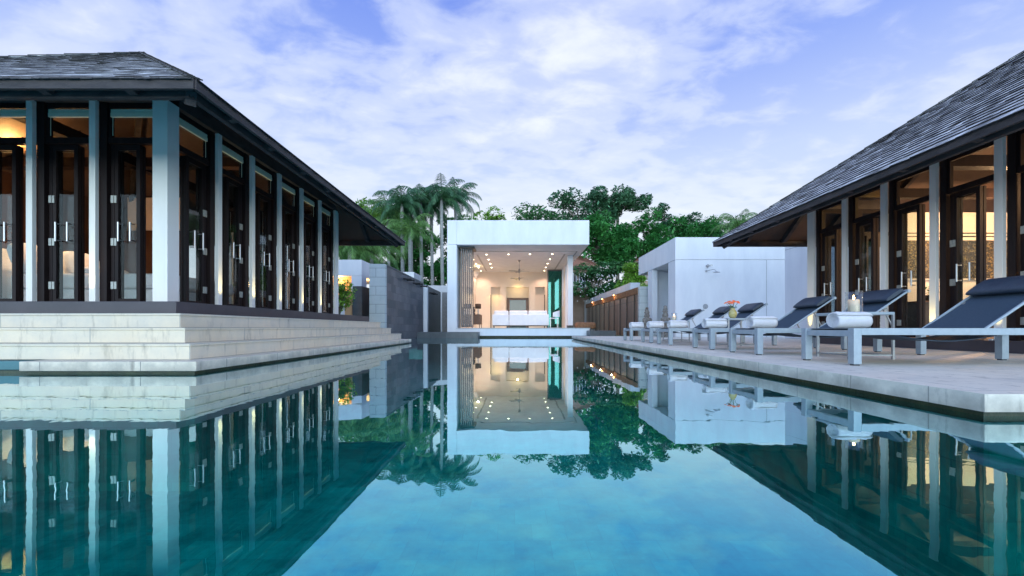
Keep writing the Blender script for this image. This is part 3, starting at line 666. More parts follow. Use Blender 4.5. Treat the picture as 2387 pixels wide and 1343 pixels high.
# ceiling slots, downlights, fans
def ceil(zx, zy):
    px_, py_ = 1040 + zx / 4.197, 500 + zy / 4.197; D = (ZC - CZ) * F / (HY - py_); return Xp(px_, D), D
def slot(p, q, w_=.10):
    (x0, y0), (x1, y1) = ceil(*p), ceil(*q); MB().bar((x0, y0, ZC - .008), (x1, y1, ZC - .008), w_, .014).build('ceiling_slot', 'grille', pv)
slot((305, 395), (395, 552)); slot((1160, 388), (1055, 550)); slot((250, 360), (1280, 360), .06); slot((1280, 360), (1240, 412), .06)
dls = [(395, 392), (610, 390), (820, 388), (1038, 388), (265, 442), (290, 484), (318, 520), (340, 552), (415, 442), (432, 483), (445, 520), (1015, 438), (993, 480), (975, 518), (960, 551)]
for k, q in enumerate(dls):
    x, y = ceil(*q); m_ = MB(); m_.lathe([(0, ZC - .016), (.028, ZC - .016), (.05, ZC - .010), (.05, ZC - .004)], (x, y, 0), 12); dl = m_.build('downlight', 'downlight', pv)
    lamp('SPOT', (x, y, ZC - .04), 115, (1, .60, .42), .05, dl, aim=(0, 0, -1), angle=135, blend=.8, name='downlight_bulb')
lamp('POINT', ((n2_[0] + n2_[1]) / 2, PB - .25, Zp(676, PB)), 10, (1, .66, .22), .05, pv, name='niche_bulb')
lamp('SPOT', (n1[0] + .35, PB - .35, n1[2] - .2), 30, (1, .70, .25), .05, pv, aim=(0, .4, -1), angle=100, name='niche_bulb')
# two ceiling fans
for (zx, zy, zz, lb) in ((715, 448, 560, 'brushed ceiling fan hanging nearer the pool, lower of the two'), (715, 535, 560, 'smaller looking ceiling fan hanging deeper in the pavilion room')):
    x, y = ceil(zx, zy); fn = thing('ceiling_fan', lb, 'ceiling fan', (x, y, ZC), 'ceiling fans in the pavilion')
    MB().lathe([(.0, ZC - .12), (.05, ZC - .11), (.10, ZC - .004)], (x, y, 0), 14).build('canopy', 'steel_thin', fn)
    MB().tube([(x, y, ZC - .1), (x, y, ZC - .62)], .018).build('rod', 'steel_thin', fn)
    MB().lathe([(0, ZC - .86), (.05, ZC - .85), (.085, ZC - .76), (.09, ZC - .68), (.04, ZC - .60), (0, ZC - .60)], (x, y, 0), 16).build('motor', 'steel_thin', fn)
    for k in range(4):
        a = R(20 + 90 * k); b1 = MB(); c_, s_ = math.cos(a), math.sin(a)
        q = []
        for (r, w_) in ((.08, .04), (.3, .09), (.68, .10), (.72, .05)):
            q.append((r, w_))
        vs = [];
        for r, w_ in q:
            for sg in (-1, 1): vs.append((x + c_ * r - s_ * w_ * sg, y + s_ * r + c_ * w_ * sg, ZC - .73 + sg * .02))
        top = [(a_, b_, c__ + .012) for a_, b_, c__ in vs]; n_ = len(vs)
        fs = []
        for i in range(3): fs += [(2 * i, 2 * i + 1, 2 * i + 3, 2 * i + 2), (n_ + 2 * i, n_ + 2 * i + 2, n_ + 2 * i + 3, n_ + 2 * i + 1), (2 * i, 2 * i + 2, n_ + 2 * i + 2, n_ + 2 * i), (2 * i + 1, n_ + 2 * i + 1, n_ + 2 * i + 3, 2 * i + 3)]
        b1.add(vs + top, fs).build('blade', 'steel_thin', fn)
# sofa
D_ = 25.4; a, b = Xp(1147.5, D_), Xp(1279.5, D_); sf = thing('sofa', 'long white three seat sofa seen from behind in the pavilion', 'sofa', ((a + b) / 2, D_ + .5, ZFL))
mid = Xp(1186.5, D_); zb0, zb1 = Zp(758.5, D_), Zp(733, D_)
MB().box(a, mid - .008, D_, D_ + .22, zb0, zb1).build('backrest', 'linen', sf, .03)
MB().box(mid + .008, b, D_, D_ + .22, zb0, zb1).build('backrest', 'linen', sf, .03)
MB().box(a + .02, b - .02, D_ + .222, D_ + 1.0, zb0, zb0 + .3).build('seat', 'linen', sf, .03)
for (u0, u1) in ((1151, 1186), (1187, 1231), (1232, 1277)):
    MB().box(Xp(u0, D_), Xp(u1, D_) - .02, D_ + .23, D_ + .46, zb0 + .31, Zp(723.8, D_)).build('cushion', 'linen', sf, .06)
lg = MB(); lg.box(a + .02, b - .02, D_ + .05, D_ + .10, zb0 - .05, zb0 - .002); lg.build('base_rail', 'black', sf)
for x in (a + .1, mid - .1, mid + .1, b - .1): MB().box(x - .03, x + .03, D_ + .04, D_ + .11, ZFL, zb0 - .051).build('leg', 'black', sf)
# bar chair
x0, x1 = Xp(1283, 24.6), Xp(1304, 24.6); D_ = 24.6; ac = thing('armchair', 'cream curved back chair on slim steel legs right of the white sofa', 'chair', ((x0 + x1) / 2, D_, ZFL))
zs_ = Zp(741, D_)
MB().box(x0, x1 - .06, D_, D_ + .5, zs_ - .05, zs_).build('seat', 'linen', ac, .02)
bk = MB(); pts = []
for k in range(13):
    a = math.pi * (-.15 + 1.3 * k / 12) - math.pi / 2; pts.append(((x0 + x1) / 2 + .04 + .27 * math.cos(a), D_ + .26 + .25 * math.sin(a)))
vs = []; zt0 = Zp(735, D_)
for k, (x, y) in enumerate(pts):
    hh = Zp(728 - 0, D_) + .10 * math.sin(math.pi * k / 12)
    cxx, cyy = (x0 + x1) / 2 + .04, D_ + .26
    for (sc, zz) in ((1, zs_ + .06), (1, hh), (.86, hh), (.86, zs_ + .06)): vs.append((cxx + (x - cxx) * sc, cyy + (y - cyy) * sc, zz))
fs = []
for k in range(12):
    for j in range(4): fs.append((4 * k + j, 4 * k + (j + 1) % 4, 4 * k + 4 + (j + 1) % 4, 4 * k + 4 + j))
fs += [(0, 1, 2, 3), (48, 49, 50, 51)]
bk.add(vs, fs, False).build('backrest', 'linen', ac, .01)
for (x, y) in ((x0 + .02, D_ + .02), (x1 - .08, D_ + .02), (x0 + .02, D_ + .46), (x1 - .08, D_ + .46)): MB().box(x - .013, x + .013, y, y + .026, ZFL, zs_ - .051).build('leg', 'steel_thin', ac)
# sideboard, lamp, pictures
D_ = 26.5; a, b = Xp(1099, D_), Xp(1119, D_); ch = thing('cabinet', 'dark walnut sideboard on legs by the left wall of the pavilion', 'cabinet', ((a + b) / 2, D_ + .6, ZFL))
MB().box(a, b, D_, D_ + 1.6, ZFL + .22, Zp(733, D_)).build('cabinet_body', 'walnut', ch, .01)
for (x, y) in ((a + .04, D_ + .04), (b - .04, D_ + .04), (b - .04, D_ + 1.55)): MB().box(x - .02, x + .02, y - .02, y + .02, ZFL, ZFL + .219).build('leg', 'black', ch)
zl = Zp(733, D_); lx = Xp(1113.5, D_); tl2 = thing('table_lamp', 'lamp with dark drum shade standing on the walnut sideboard', 'lamp', (lx, D_ + .3, zl))
MB().lathe([(0, Zp(719, D_)), (.19, Zp(719, D_)), (.19, Zp(708, D_)), (0, Zp(708, D_))], (lx, D_ + .3, 0), 18).build('lamp_shade', 'shade_dark', tl2)
MB().lathe([(0, zl), (.07, zl), (.03, zl + .1), (.05, zl + .2), (.02, Zp(719, D_))], (lx, D_ + .3, 0), 12).build('lamp_stem', 'chrome', tl2)
sc_ = thing('figurine', 'small dark figurine on the walnut sideboard in front of the lamp', 'figurine', (Xp(1104, D_), D_ + .15, zl))
m_ = MB(); fx = Xp(1104, D_); m_.lathe([(0, zl), (.09, zl), (.08, zl + .05), (.05, zl + .12), (.10, zl + .22), (.08, zl + .32), (.03, zl + .36), (.055, zl + .42), (.04, zl + .48), (0, zl + .5)], (fx, D_ + .15, 0), 12); m_.build('figure', 'black', sc_)
for (y0, y1, z0, z1, lb) in ((27.2, 28.2, 1.75, 3.2, 'dark framed picture nearer the pool on the left pavilion wall'), (29.2, 30.3, 1.75, 3.3, 'dark framed picture deeper in the room on the left pavilion wall')):
    pc = thing('picture', lb, 'picture', (XI + .04, y0, z0), 'pictures on the pavilion wall')
    f_ = MB(); f_.box(XI + .021, XI + .09, y0, y0 + .07, z0, z1); f_.box(XI + .021, XI + .09, y1 - .07, y1, z0, z1); f_.box(XI + .021, XI + .09, y0 + .07, y1 - .07, z0, z0 + .07); f_.box(XI + .021, XI + .09, y0 + .07, y1 - .07, z1 - .07, z1); f_.build('frame', 'walnut', pc)
    MB().box(XI + .021, XI + .05, y0 + .07, y1 - .07, z0 + .07, z1 - .07).build('print', 'linen', pc)
wl_ = thing('wall_lamp', 'cream sculptural wall lamp high on the left pavilion wall', 'lamp', (XI + .1, 30.6, 4.2))
MB().lathe([(0, -.28), (.1, -.22), (.2, -.02), (.24, .2), (.2, .22), (0, .2)], (XI + .28, 30.6, Zp(640, 30.6)), 14).build('lamp_shade', 'ceiling', wl_)
lamp('POINT', (XI + .45, 30.6, Zp(640, 30.6) + .5), 12, (1, .7, .35), .05, wl_)

# ================================================================== ledges, walls
def solo(mb, name, m, label, cat, bevel=0.0, group=None): return tag(mb.build(name, m, None, bevel), label, cat, group)
solo(MB().box(-4.95, Xp(1114, PD - 1.2), PD - 1.2, PD - .02, -.6, CZ - .2), 'stone_ledge', 'slate_dark', 'low dark slate ledge in the water at the left foot of the pavilion', 'ledge', .01)
solo(MB().box(Xp(1375, 21.6), Xp(1436, 21.6), 21.6, 22.6, .062, CZ - .13), 'stone_ledge', 'slate_dark', 'low dark slate ledge by the rusty bench right of the pavilion', 'ledge', .01)
sw_ = thing('stone_wall', 'long slate clad wall with water spouts along the left side of the pool', 'wall', (-5.25, 19, 0))
MB().box(-5.55, -4.95, 16.2, 16.42, -.5, CZ + 2.45).build('pier', 'ashlar', sw_, .006)
MB().box(-5.53, -4.955, 16.42, 23.0, -.5, CZ + 2.40).build('wall', 'slate', sw_)
MB().box(-5.56, -4.93, 16.43, 23.02, CZ + 2.402, CZ + 2.46).build('wall_cap', 'slate_dark', sw_, .005)
for y in (18.9, 19.5, 20.7, 21.2, 22.3):
    m_ = MB(); m_.tube([(-4.96, y, CZ + 2.2), (-4.62, y, CZ + 2.2)], .045); m_.tube([(-4.66, y, CZ + 2.2), (-4.58, y, CZ + 2.19)], .06); m_.build('spout', 'black', sw_)
s2 = thing('stone_wall', 'second slate clad wall with white end between the long slate wall and the pavilion', 'wall', (-4.8, 25, 0))
MB().box(Xp(987, 23.3), Xp(995.5, 23.3), 23.3, 23.6, .06, Zp(664.5, 23.3)).build('pier', 'white', s2)
MB().box(Xp(995.5, 23.3) - .15, Xp(995.5, 23.3), 23.61, 27.6, .06, Zp(664.5, 23.3) - .03).build('wall', 'slate_dark', s2)
for k in range(3):
    y = 24.0 + k * .5; m_ = MB(); x = Xp(995.5, 23.3); m_.tube([(x, y, CZ + 2.0), (x + .3, y, CZ + 2.0)], .04); m_.build('spout', 'black', s2)
gt = thing('slat_gate', 'grey metal slat gate beside the white pillar of the pavilion', 'gate', (Xp(1036, 26.5), 26.5, .06))
for k in range(5):
    x = Xp(1031 + k * 2.6, 26.5); MB().box(x - .02, x + .02, 26.5, 26.58, .07, Zp(681, 26.5)).build('post', 'grille', gt)
MB().box(Xp(1030, 26.5), Xp(1043, 26.5), 26.59, 26.62, .07, Zp(682, 26.5)).build('panel', 'slate_dark', gt)
solo(MB().box(Xp(985, 30), Xp(1043, 30), 30, 30.3, .06, Zp(665.5, 30)), 'garden_wall', 'white', 'low white garden wall directly behind the slat gate', 'wall', .01)
solo(MB().box(Xp(940, 27), Xp(965, 27), 27, 29, .06, Zp(634, 27)), 'outbuilding', 'white', 'small white block showing above the long slate wall', 'outbuilding', .01)
# white service block on the left, behind villa
ob = thing('outbuilding', 'white block with orange lit window opening between the bedroom villa and slate wall', 'outbuilding', (-8, 18, .06))
x1 = Xp(843, 18); z1 = Zp(605.6, 18); z2 = Zp(643, 18); z3 = Zp(665.5, 18)
MB().box(-11, x1, 18, 21.5, z2, z1).build('roof_slab', 'white', ob, .008)
MB().box(Xp(819, 18), x1, 18.01, 18.6, z3 - .6, z2 - .004).build('pier', 'white', ob)
MB().box(Xp(819, 18) + .2, x1 - .01, 20.4, 21.4, z3 - .6, z2 - .004).build('pier', 'white', ob)
MB().box(-11, x1 - .02, 18.02, 21.4, .06, z3 - .604).build('wall', 'white', ob)
MB().box(-11, Xp(819, 18) - .01, 18.5, 18.7, z3 - .6, z2 - .006).build('wall_panel', 'woodglow', ob)
MB().box(Xp(806, 18), Xp(822, 18), 17.9, 18.01, .06, Zp(680, 18)).build('wall_panel', 'woodglow', ob)
lamp('POINT', (-7.6, 18.25, z2 - .15), 26, (1, .55, .2), .05, ob)
lamp('POINT', (x1 - .4, 19.5, z2 - .3), 26, (1, .55, .2), .05, ob)
solo(MB().box(Xp(821.5, 16.9), Xp(844, 16.9), 16.9, 17.85, .06, Zp(667, 16.9)), 'slate_block', 'slate_dark', 'dark slate block standing in front of the white block with orange opening', 'block', .01)
# right panelled wall
rw = thing('garden_wall', 'bronze panelled low wall with pale pier on the right side beyond the loungers', 'wall', (6.3, 28, 0))
MB().box(6.25, 6.5, 21.5, 37.0, .062, CZ + 2.05).build('wall', 'rust_slate', rw)
MB().box(6.23, 6.9, 21.2, 21.49, .062, CZ + 2.08).build('pier', 'ashlar', rw, .006)
for k in range(10):
    y = 22.1 + k * 1.5; MB().box(6.2, 6.248, y, y + .05, .062, CZ + 1.72).build('panel_joint', 'black', rw)
MB().box(6.18, 6.248, 21.5, 37, CZ + 1.74, CZ + 2.06).build('panel_rail', 'rustbench', rw)
for y in (26.3, 29.8, 33.5):
    lm = MB(); lm.lathe([(0, 0), (.02, 0), (.03, .06), (0, .06)], (6.12, y, CZ + 2.0), 10); lo = lm.build('wall_light', 'bulb', rw)
    lamp('POINT', (6.0, y, CZ + 1.9), 4, (1, .55, .22), .03, lo)
solo(MB().box(6.55, 7.1, 24.1, 46, .06, CZ + 2.58), 'garden_wall', 'white', 'plain white wall rising behind the bronze panelled wall', 'wall', .01)
bn = MB(); bn.box(Xp(1344, 24), Xp(1390, 24), 24, 24.9, .45, Zp(751.5, 24)); bo = thing('bench', 'rusty brown rounded stone bench right of the pavilion floor', 'bench', (4.2, 24.4, .06))
bn.build('seat', 'rustbench', bo, .12); MB().box(Xp(1349, 24), Xp(1386, 24), 24.1, 24.8, .06, .46).build('bench_base', 'slate_dark', bo)
# shower block
bx = thing('bathhouse', 'white windowless bath block with wall showers at the far end of the deck', 'bathhouse', (8.5, 18, .13))
BX, BD, BB = 6.5, 17.2, 20.8; zt = CZ + 3.68; zg = CZ + 2.76
m_ = MB(); m_.box(BX, 11.2, BD, BB + 1.5, zg + .012, zt); m_.build('parapet', 'white', bx, .008)
m_ = MB(); m_.prism([(BX + .005, BD + .005), (11.19, BD + .005), (11.19, BD + .25), (BX + .25, BD + .25), (BX + .25, 18.0), (BX + .005, 18.0)], 'z', .14, zg); m_.build('wall', 'white', bx)
m_ = MB(); m_.prism([(BX + .005, 20.1), (BX + .25, 20.1), (BX + .25, 20.5), (9.0, 20.5), (9.0, 20.75), (BX + .005, 20.75)], 'z', .14, zg); m_.build('wall', 'white', bx)
MB().box(BX + 1.2, BX + 1.4, 17.5, 21, .14, zg).build('wall', 'white', bx)
jx = Xp(1787, BD); MB().box(jx - .01, jx + .01, BD + .002, BD + .006, .14, zg).build('wall_joint', 'grille', bx)
jx = Xp(1558, 17.35)
sx = Xp(1649, BD)
sh_ = MB(); sh_.tube([(sx, BD + .01, Zp(620, BD)), (sx, BD - .06, Zp(620, BD))], .06, 14); sh_.tube([(sx - .01, BD - .05, Zp(620, BD)), (sx + .02, BD - .3, Zp(622, BD))], .014); sh_.tube([(sx + .02, BD - .3, Zp(620, BD)), (sx + .02, BD - .3, Zp(623, BD) )], .05, 14)
sh_.build('shower_head', 'chrome', bx)
sh_ = MB(); zz = Zp(632, BD); sh_.tube([(sx - .05, BD + .01, zz), (sx - .05, BD - .04, zz)], .04, 12); sh_.tube([(sx - .05, BD - .03, zz), (sx + .12, BD - .32, zz + .03), (sx + .20, BD - .36, zz - .05)], .013); sh_.lathe([(0, zz - .05), (.13, zz - .09), (.13, zz - .105), (0, zz - .105)], (sx + .20, BD - .36, 0), 18)
sh_.build('shower_head', 'chrome', bx)
dx = Xp(1644.5, BD); dz = Zp(714.5, BD)
v_ = MB(); v_.lathe([(.0, -.015), (.035, -.015), (.035, -.01), (.075, -.01), (.08, -.018), (.10, -.018), (.105, .01)], (dx, BD, dz), 20, 'y'); v_.build('round_vent', 'grille', bx)
MB().box(9.6, 10.0, 11.9, 15.1, .14, zt).build('wall', 'white', bx, .008)
MB().box(9.592, 9.60, 11.92, 15.08, zg, zg + .012).build('wall_joint', 'grille', bx)
# old guardian statues
def statue(x, y, hgt, lb, seed):
    t_ = thing('stone_statue', lb, 'statue', (x, y, DZ)); k = hgt / 1.35; m_ = MB(); z0 = DZ + .0
    def e(c, r): m_.ell((x + c[0] * k, y + c[1] * k, z0 + c[2] * k), tuple(v * k for v in r), 14, 10)
    e((0, 0, .50), (.17, .15, .20)); e((0, -.02, .70), (.18, .14, .17)); e((-.16, -.06, .68), (.06, .07, .15)); e((.16, -.06, .68), (.06, .07, .15))
    e((-.11, -.15, .56), (.09, .08, .06)); e((.10, -.14, .60), (.09, .08, .06)); e((.0, -.17, .52), (.05, .05, .17)); e((-.10, -.09, .36), (.10, .12, .12)); e((.10, -.09, .36), (.10, .12, .12))
    e((0, -.02, .94), (.105, .105, .13)); e((0, -.11, .93), (.035, .04, .04)); e((-.10, 0, .92), (.03, .04, .07)); e((.10, 0, .92), (.03, .04, .07)); e((0, 0, 1.07), (.12, .12, .05)); e((0, 0, 1.15), (.09, .09, .10)); e((0, 0, 1.26), (.07, .07, .06))
    b_ = m_.build('figure', 'carved', t_)
    rm = b_.modifiers.new('merge', 'REMESH'); rm.mode = 'VOXEL'; rm.voxel_size = .022
    tx = bpy.data.textures.new('chisel', 'CLOUDS'); tx.noise_scale = .07; dm = b_.modifiers.new('chisel', 'DISPLACE'); dm.texture = tx; dm.strength = .05; dm.texture_coords = 'GLOBAL'
    MB().box(x - .21 * k, x + .21 * k, y - .19 * k, y + .19 * k, DZ, DZ + .12).box(x - .18 * k, x + .18 * k, y - .16 * k, y + .16 * k, DZ + .121, DZ + .27 * k).build('pedestal', 'carved', t_, .012)
    return t_
statue(5.97, 19.2, 1.35, 'weathered carved stone guardian statue with flat round cap, beside the bronze panelled wall', 1)
statue(5.95, 16.8, 1.29, 'weathered carved stone guardian statue standing at the doorway corner of the bath block', 2)

# ================================================================== loungers
lo = thing('sun_lounger', 'nearest sun lounger, cut by the right edge of the photo', 'sun lounger', (0, 0, 0), 'sun loungers in a row along the pool deck')
LL, LWd, LH = 2.30, .76, .365; lwv = .078
f_ = MB(); zr = LH - .068
for y in (0, LWd - .045): f_.box(lwv, LL - lwv, y, y + .045, zr, LH)
f_.box(.012, .057, lwv, LWd - lwv, zr - .015, LH - .022); f_.box(LL - .057, LL - .012, lwv, LWd - lwv, zr, LH - .02)
f_.build('frame', 'alu', lo, .004)
for (x, y) in ((0, 0), (0, LWd - lwv), (LL - lwv, 0), (LL - lwv, LWd - lwv)):
    l_ = MB().box(x, x + lwv, y, y + lwv, .012, LH).build('leg', 'alu', lo, .005)
    MB().box(x + .012, x + lwv - .012, y + .012, y + lwv - .012, 0, .0115).build('foot', 'black', l_)
PX = 1.34; s_ = MB(); n_ = 16; vs = []
for i in range(n_ + 1):
    x = .06 + (PX - .06) * i / n_; sag = .016 * math.sin(math.pi * i / n_)
    for zz in (LH - .004 - sag, LH - .014 - sag):
        for y in (.045, LWd - .045): vs.append((x, y, zz))
fs = []
for i in range(n_):
    b = 4 * i; fs += [(b, b + 4, b + 5, b + 1), (b + 2, b + 3, b + 7, b + 6), (b, b + 2, b + 6, b + 4), (b + 1, b + 5, b + 7, b + 3)]
s_.add(vs, fs).build('seat_sling', 'sling', lo)
# hanging slack under the frame
vs = []; fs = []
for i in range(13):
    t = i / 12; x = .50 + 1.0 * t; zz = zr - .002 - .055 * math.sin(math.pi * t)
    for y in (.10, LWd - .10): vs.append((x, y, zz)); 
    for y in (.10, LWd - .10): vs.append((x, y, zz - .008))
for i in range(12):
    b = 4 * i; fs += [(b, b + 4, b + 5, b + 1), (b + 2, b + 3, b + 7, b + 6), (b, b + 2, b + 6, b + 4), (b + 1, b + 5, b + 7, b + 3)]
MB().add(vs, fs).build('under_strap', 'sling', lo)
A = R(34); BL = .90; ca, sa = math.cos(A), math.sin(A); bz = LH - .008
def BP(s, y, o=0): return (PX + ca * s - sa * o, y, bz + sa * s + ca * o)
bk = MB(); ys = (.075, LWd - .075)
for i in range(9):
    for o_ in (.012, .002):
        for y in ys: bk.v.append(BP(BL * i / 8, y, o_ - .02 * math.sin(math.pi * i / 8)))
for i in range(8):
    b = 4 * i; bk.f += [(b, b + 4, b + 5, b + 1), (b + 2, b + 3, b + 7, b + 6), (b, b + 2, b + 6, b + 4), (b + 1, b + 5, b + 7, b + 3)]
bk.f += [(0, 1, 3, 2), (32, 33, 35, 34)]
bko = bk.build('backrest', 'sling', lo)
fr = MB()
for y in (.06, LWd - .06): fr.tube([BP(0, y), BP(BL + .02, y)], .014, 8)
fr.tube([BP(BL + .02, .06), BP(BL + .02, LWd - .06)], .014, 8)
fr.tube([BP(BL + .02, .04), BP(BL + .02, .10)], .024, 8); fr.tube([BP(BL + .02, LWd - .10), BP(BL + .02, LWd - .04)], .024, 8)
fr.build('backrest_frame', 'alu', bko)
for y in (.085, LWd - .085):
    MB().tube([BP(.52, y, -.01), (PX + .60 * 1.0, y, zr + .03)], .011, 6).tube([BP(.50, y, -.01), BP(.56, y, -.03)], .02, 6).build('strut', 'steel_thin', lo)
MB().tube([(PX + .60, .05, zr + .03), (PX + .60, LWd - .05, zr + .03)], .011, 6).build('support_bar', 'steel_thin', lo)
# headrest roll
hr = MB(); prof = []
for k in range(20):
    a = 2 * math.pi * k / 20; c_, s_ = math.cos(a), math.sin(a)
    prof.append((.145 * math.copysign(abs(c_) ** .75, c_), .046 * math.copysign(abs(s_) ** .75, s_)))
vs = []; ny = 12
for j in range(ny + 1):
    t = j / ny; y = .07 + (LWd - .14) * t; e_ = min(1, (min(t, 1 - t) * 9 + .28)); e_ = min(1, e_) ** .5
    for (a, b) in prof: vs.append(BP(BL - .15 + a * (.93 + .07 * e_), y, .054 + b * e_))
fs = [];
for j in range(ny):
    for k in range(20): fs.append((j * 20 + k, j * 20 + (k + 1) % 20, (j + 1) * 20 + (k + 1) % 20, (j + 1) * 20 + k))
hr.add(vs, fs, True); hr.add(vs[:20], [tuple(range(20))]); hr.add(vs[-20:], [tuple(range(20))]); hr.build('headrest', 'pillow_dark', lo)
# towels: a wound strip of cloth
def towel_mesh(seed=0):
    rnd = random.Random(seed); t = MB(); turns = 4.2; n = 96; R0, R1, th, Ln = .014, .096, .0155, .40; nx = 10
    ring = []
    for i in range(n + 1):
        a = 2 * math.pi * turns * i / n; r = R0 + (R1 - R0) * i / n
        ring.append((a, r))
    vs = []
    for j in range(nx + 1):
        x = Ln * j / nx
        for i, (a, r) in enumerate(ring):
            wob = 1 + .03 * mnoise.noise(Vector((j * .6 + seed * 5, a * .7, seed)))
            dx_ = (.012 * mnoise.noise(Vector((a * .35, seed, 3))) - .030 * (1 - r / R1)) * (1 if j == 0 else -1 if j == nx else 0)
            endp = .90 if j in (0, nx) else 1
            for q in (r * wob * endp, (r - th) * wob * endp):
                q = max(q, .002); y_, z_ = q * math.cos(a + 1.2), q * math.sin(a + 1.2)
                if z_ < -R1 * .88: z_ = -R1 * .88
                vs.append((x - dx_, y_ * 1.08, z_ + R1 * .88))
    S = 2 * (n + 1); fs = []
    for j in range(nx):
        for i in range(n):
            b = j * S + 2 * i; fs += [(b, b + 2, b + 2 + S, b + S), (b + 1, b + 1 + S, b + 3 + S, b + 3)]
        b = j * S + 2 * n; fs.append((b, b + 1, b + 1 + S, b + S))
    for i in range(n):
        b = 2 * i; fs.append((b, b + 1, b + 3, b + 2)); b += nx * S; fs.append((b, b + 2, b + 3, b + 1))
    return t.add(vs, fs, True)
labels = ['nearest sun lounger, its headrest cut by the right edge of the photo',
          'second sun lounger from the camera, behind the candle table',
          'third sun lounger from the camera, headrest against the white wall corner',
          'fourth sun lounger from the camera, just beyond the flower vase',
          'fifth sun lounger from the camera, headrest left of the flower vase',
          'farthest sun lounger, near the carved statues']
tl_ = ['large rolled white towel on the nearest sun lounger', 'rolled white towel on the second sun lounger from the camera', 'rolled white towel on the third sun lounger, below the orange flowers',
       'rolled white towel on the fourth sun lounger, right of the guardian statues', 'rolled white towel on the fifth sun lounger, between the two statues', 'smallest looking rolled white towel, on the farthest sun lounger']
LD = [4.12, 5.72, 7.12, 8.96, 10.32, 12.02]
for i, D in enumerate(LD):
    c_ = lo if i == 0 else copy_tree(lo)
    c_.location = (3.27 + (.02, 0, .015, -.01, .02, 0)[i], D, DZ); c_['label'] = labels[i]
    c_.rotation_euler = (0, 0, R((0, .6, -.5, .8, -.4, .3)[i]))
    t_ = towel_mesh(i).build('towel', 'towel'); tag(t_, tl_[i], 'towel', 'rolled towels on the loungers')
    t_.location = (3.36 + .02 * (i % 2), D + .40 + .03 * ((i * 7) % 3 - 1), DZ + LH - .004); t_.rotation_euler = (0, 0, R((6, 9, 4, 7, 5, 8)[i]))
# side tables
def table(x0, y0, lb):
    t_ = thing('side_table', lb, 'table', (x0 + .27, y0 + .27, DZ), 'side tables between the loungers'); s = .54; h = .555
    MB().box(x0, x0 + s, y0, y0 + s, DZ + h - .034, DZ + h).build('tabletop', 'alu', t_, .004)
    for (a, b) in ((0, 0), (s - .024, 0), (0, s - .024), (s - .024, s - .024)): MB().box(x0 + a, x0 + a + .024, y0 + b, y0 + b + .024, DZ, DZ + h - .0345).build('leg', 'steel_thin', t_)
    m_ = MB(); m_.box(x0 + .024, x0 + s - .024, y0 + .004, y0 + .02, DZ + .04, DZ + .056); m_.box(x0 + .024, x0 + s - .024, y0 + s - .02, y0 + s - .004, DZ + .04, DZ + .056); m_.box(x0 + .004, x0 + .02, y0 + .024, y0 + s - .024, DZ + .04, DZ + .056); m_.box(x0 + s - .02, x0 + s - .004, y0 + .024, y0 + s - .024, DZ + .04, DZ + .056)
    m_.build('stretcher', 'steel_thin', t_); return DZ + h
zt1 = table(3.9, 4.96, 'square metal side table with the large candle, between the two nearest loungers')
zt2 = table(4.06, 8.08, 'square metal side table holding the vase of orange flowers')
zt3 = table(4.12, 11.3, 'square metal side table with candle, beside the farthest lounger')
def candle(x, y, z_, s, lb):
    t_ = thing('candle_lantern', lb, 'candle', (x, y, z_), 'candles on the side tables')
    g_ = MB(); r = .075 * s; h = .21 * s
    g_.lathe([(r, .0), (r, h), (r - .004, h), (r - .004, .004), (0, .004)], (x, y, z_), 24); g_.build('glass_cylinder', 'pane_clear', t_)
    c_ = MB(); c_.lathe([(0, .006), (.05 * s, .006), (.05 * s, .125 * s), (.042 * s, .13 * s), (0, .122 * s)], (x, y, z_), 20); co = c_.build('candle', 'wax', t_)
    f_ = MB(); f_.lathe([(0, .125 * s), (.006, .133 * s), (.010 * s, .145 * s), (.005, .165 * s), (0, .18 * s)], (x, y, z_), 8); fo = f_.build('flame', 'flame', t_)
    lamp('POINT', (x, y - .0, z_ + .17 * s), .35, (1, .5, .2), .012, fo, name='flame_light')
candle(Xp(1990, 5.05), 5.05, zt1, 1.15, 'large lit pillar candle in a glass cylinder beside the rolled towel of the nearest lounger')
candle(Xp(1571.5, 11.5), 11.5, zt3, 1.05, 'small looking lit candle in glass near the farther statues')
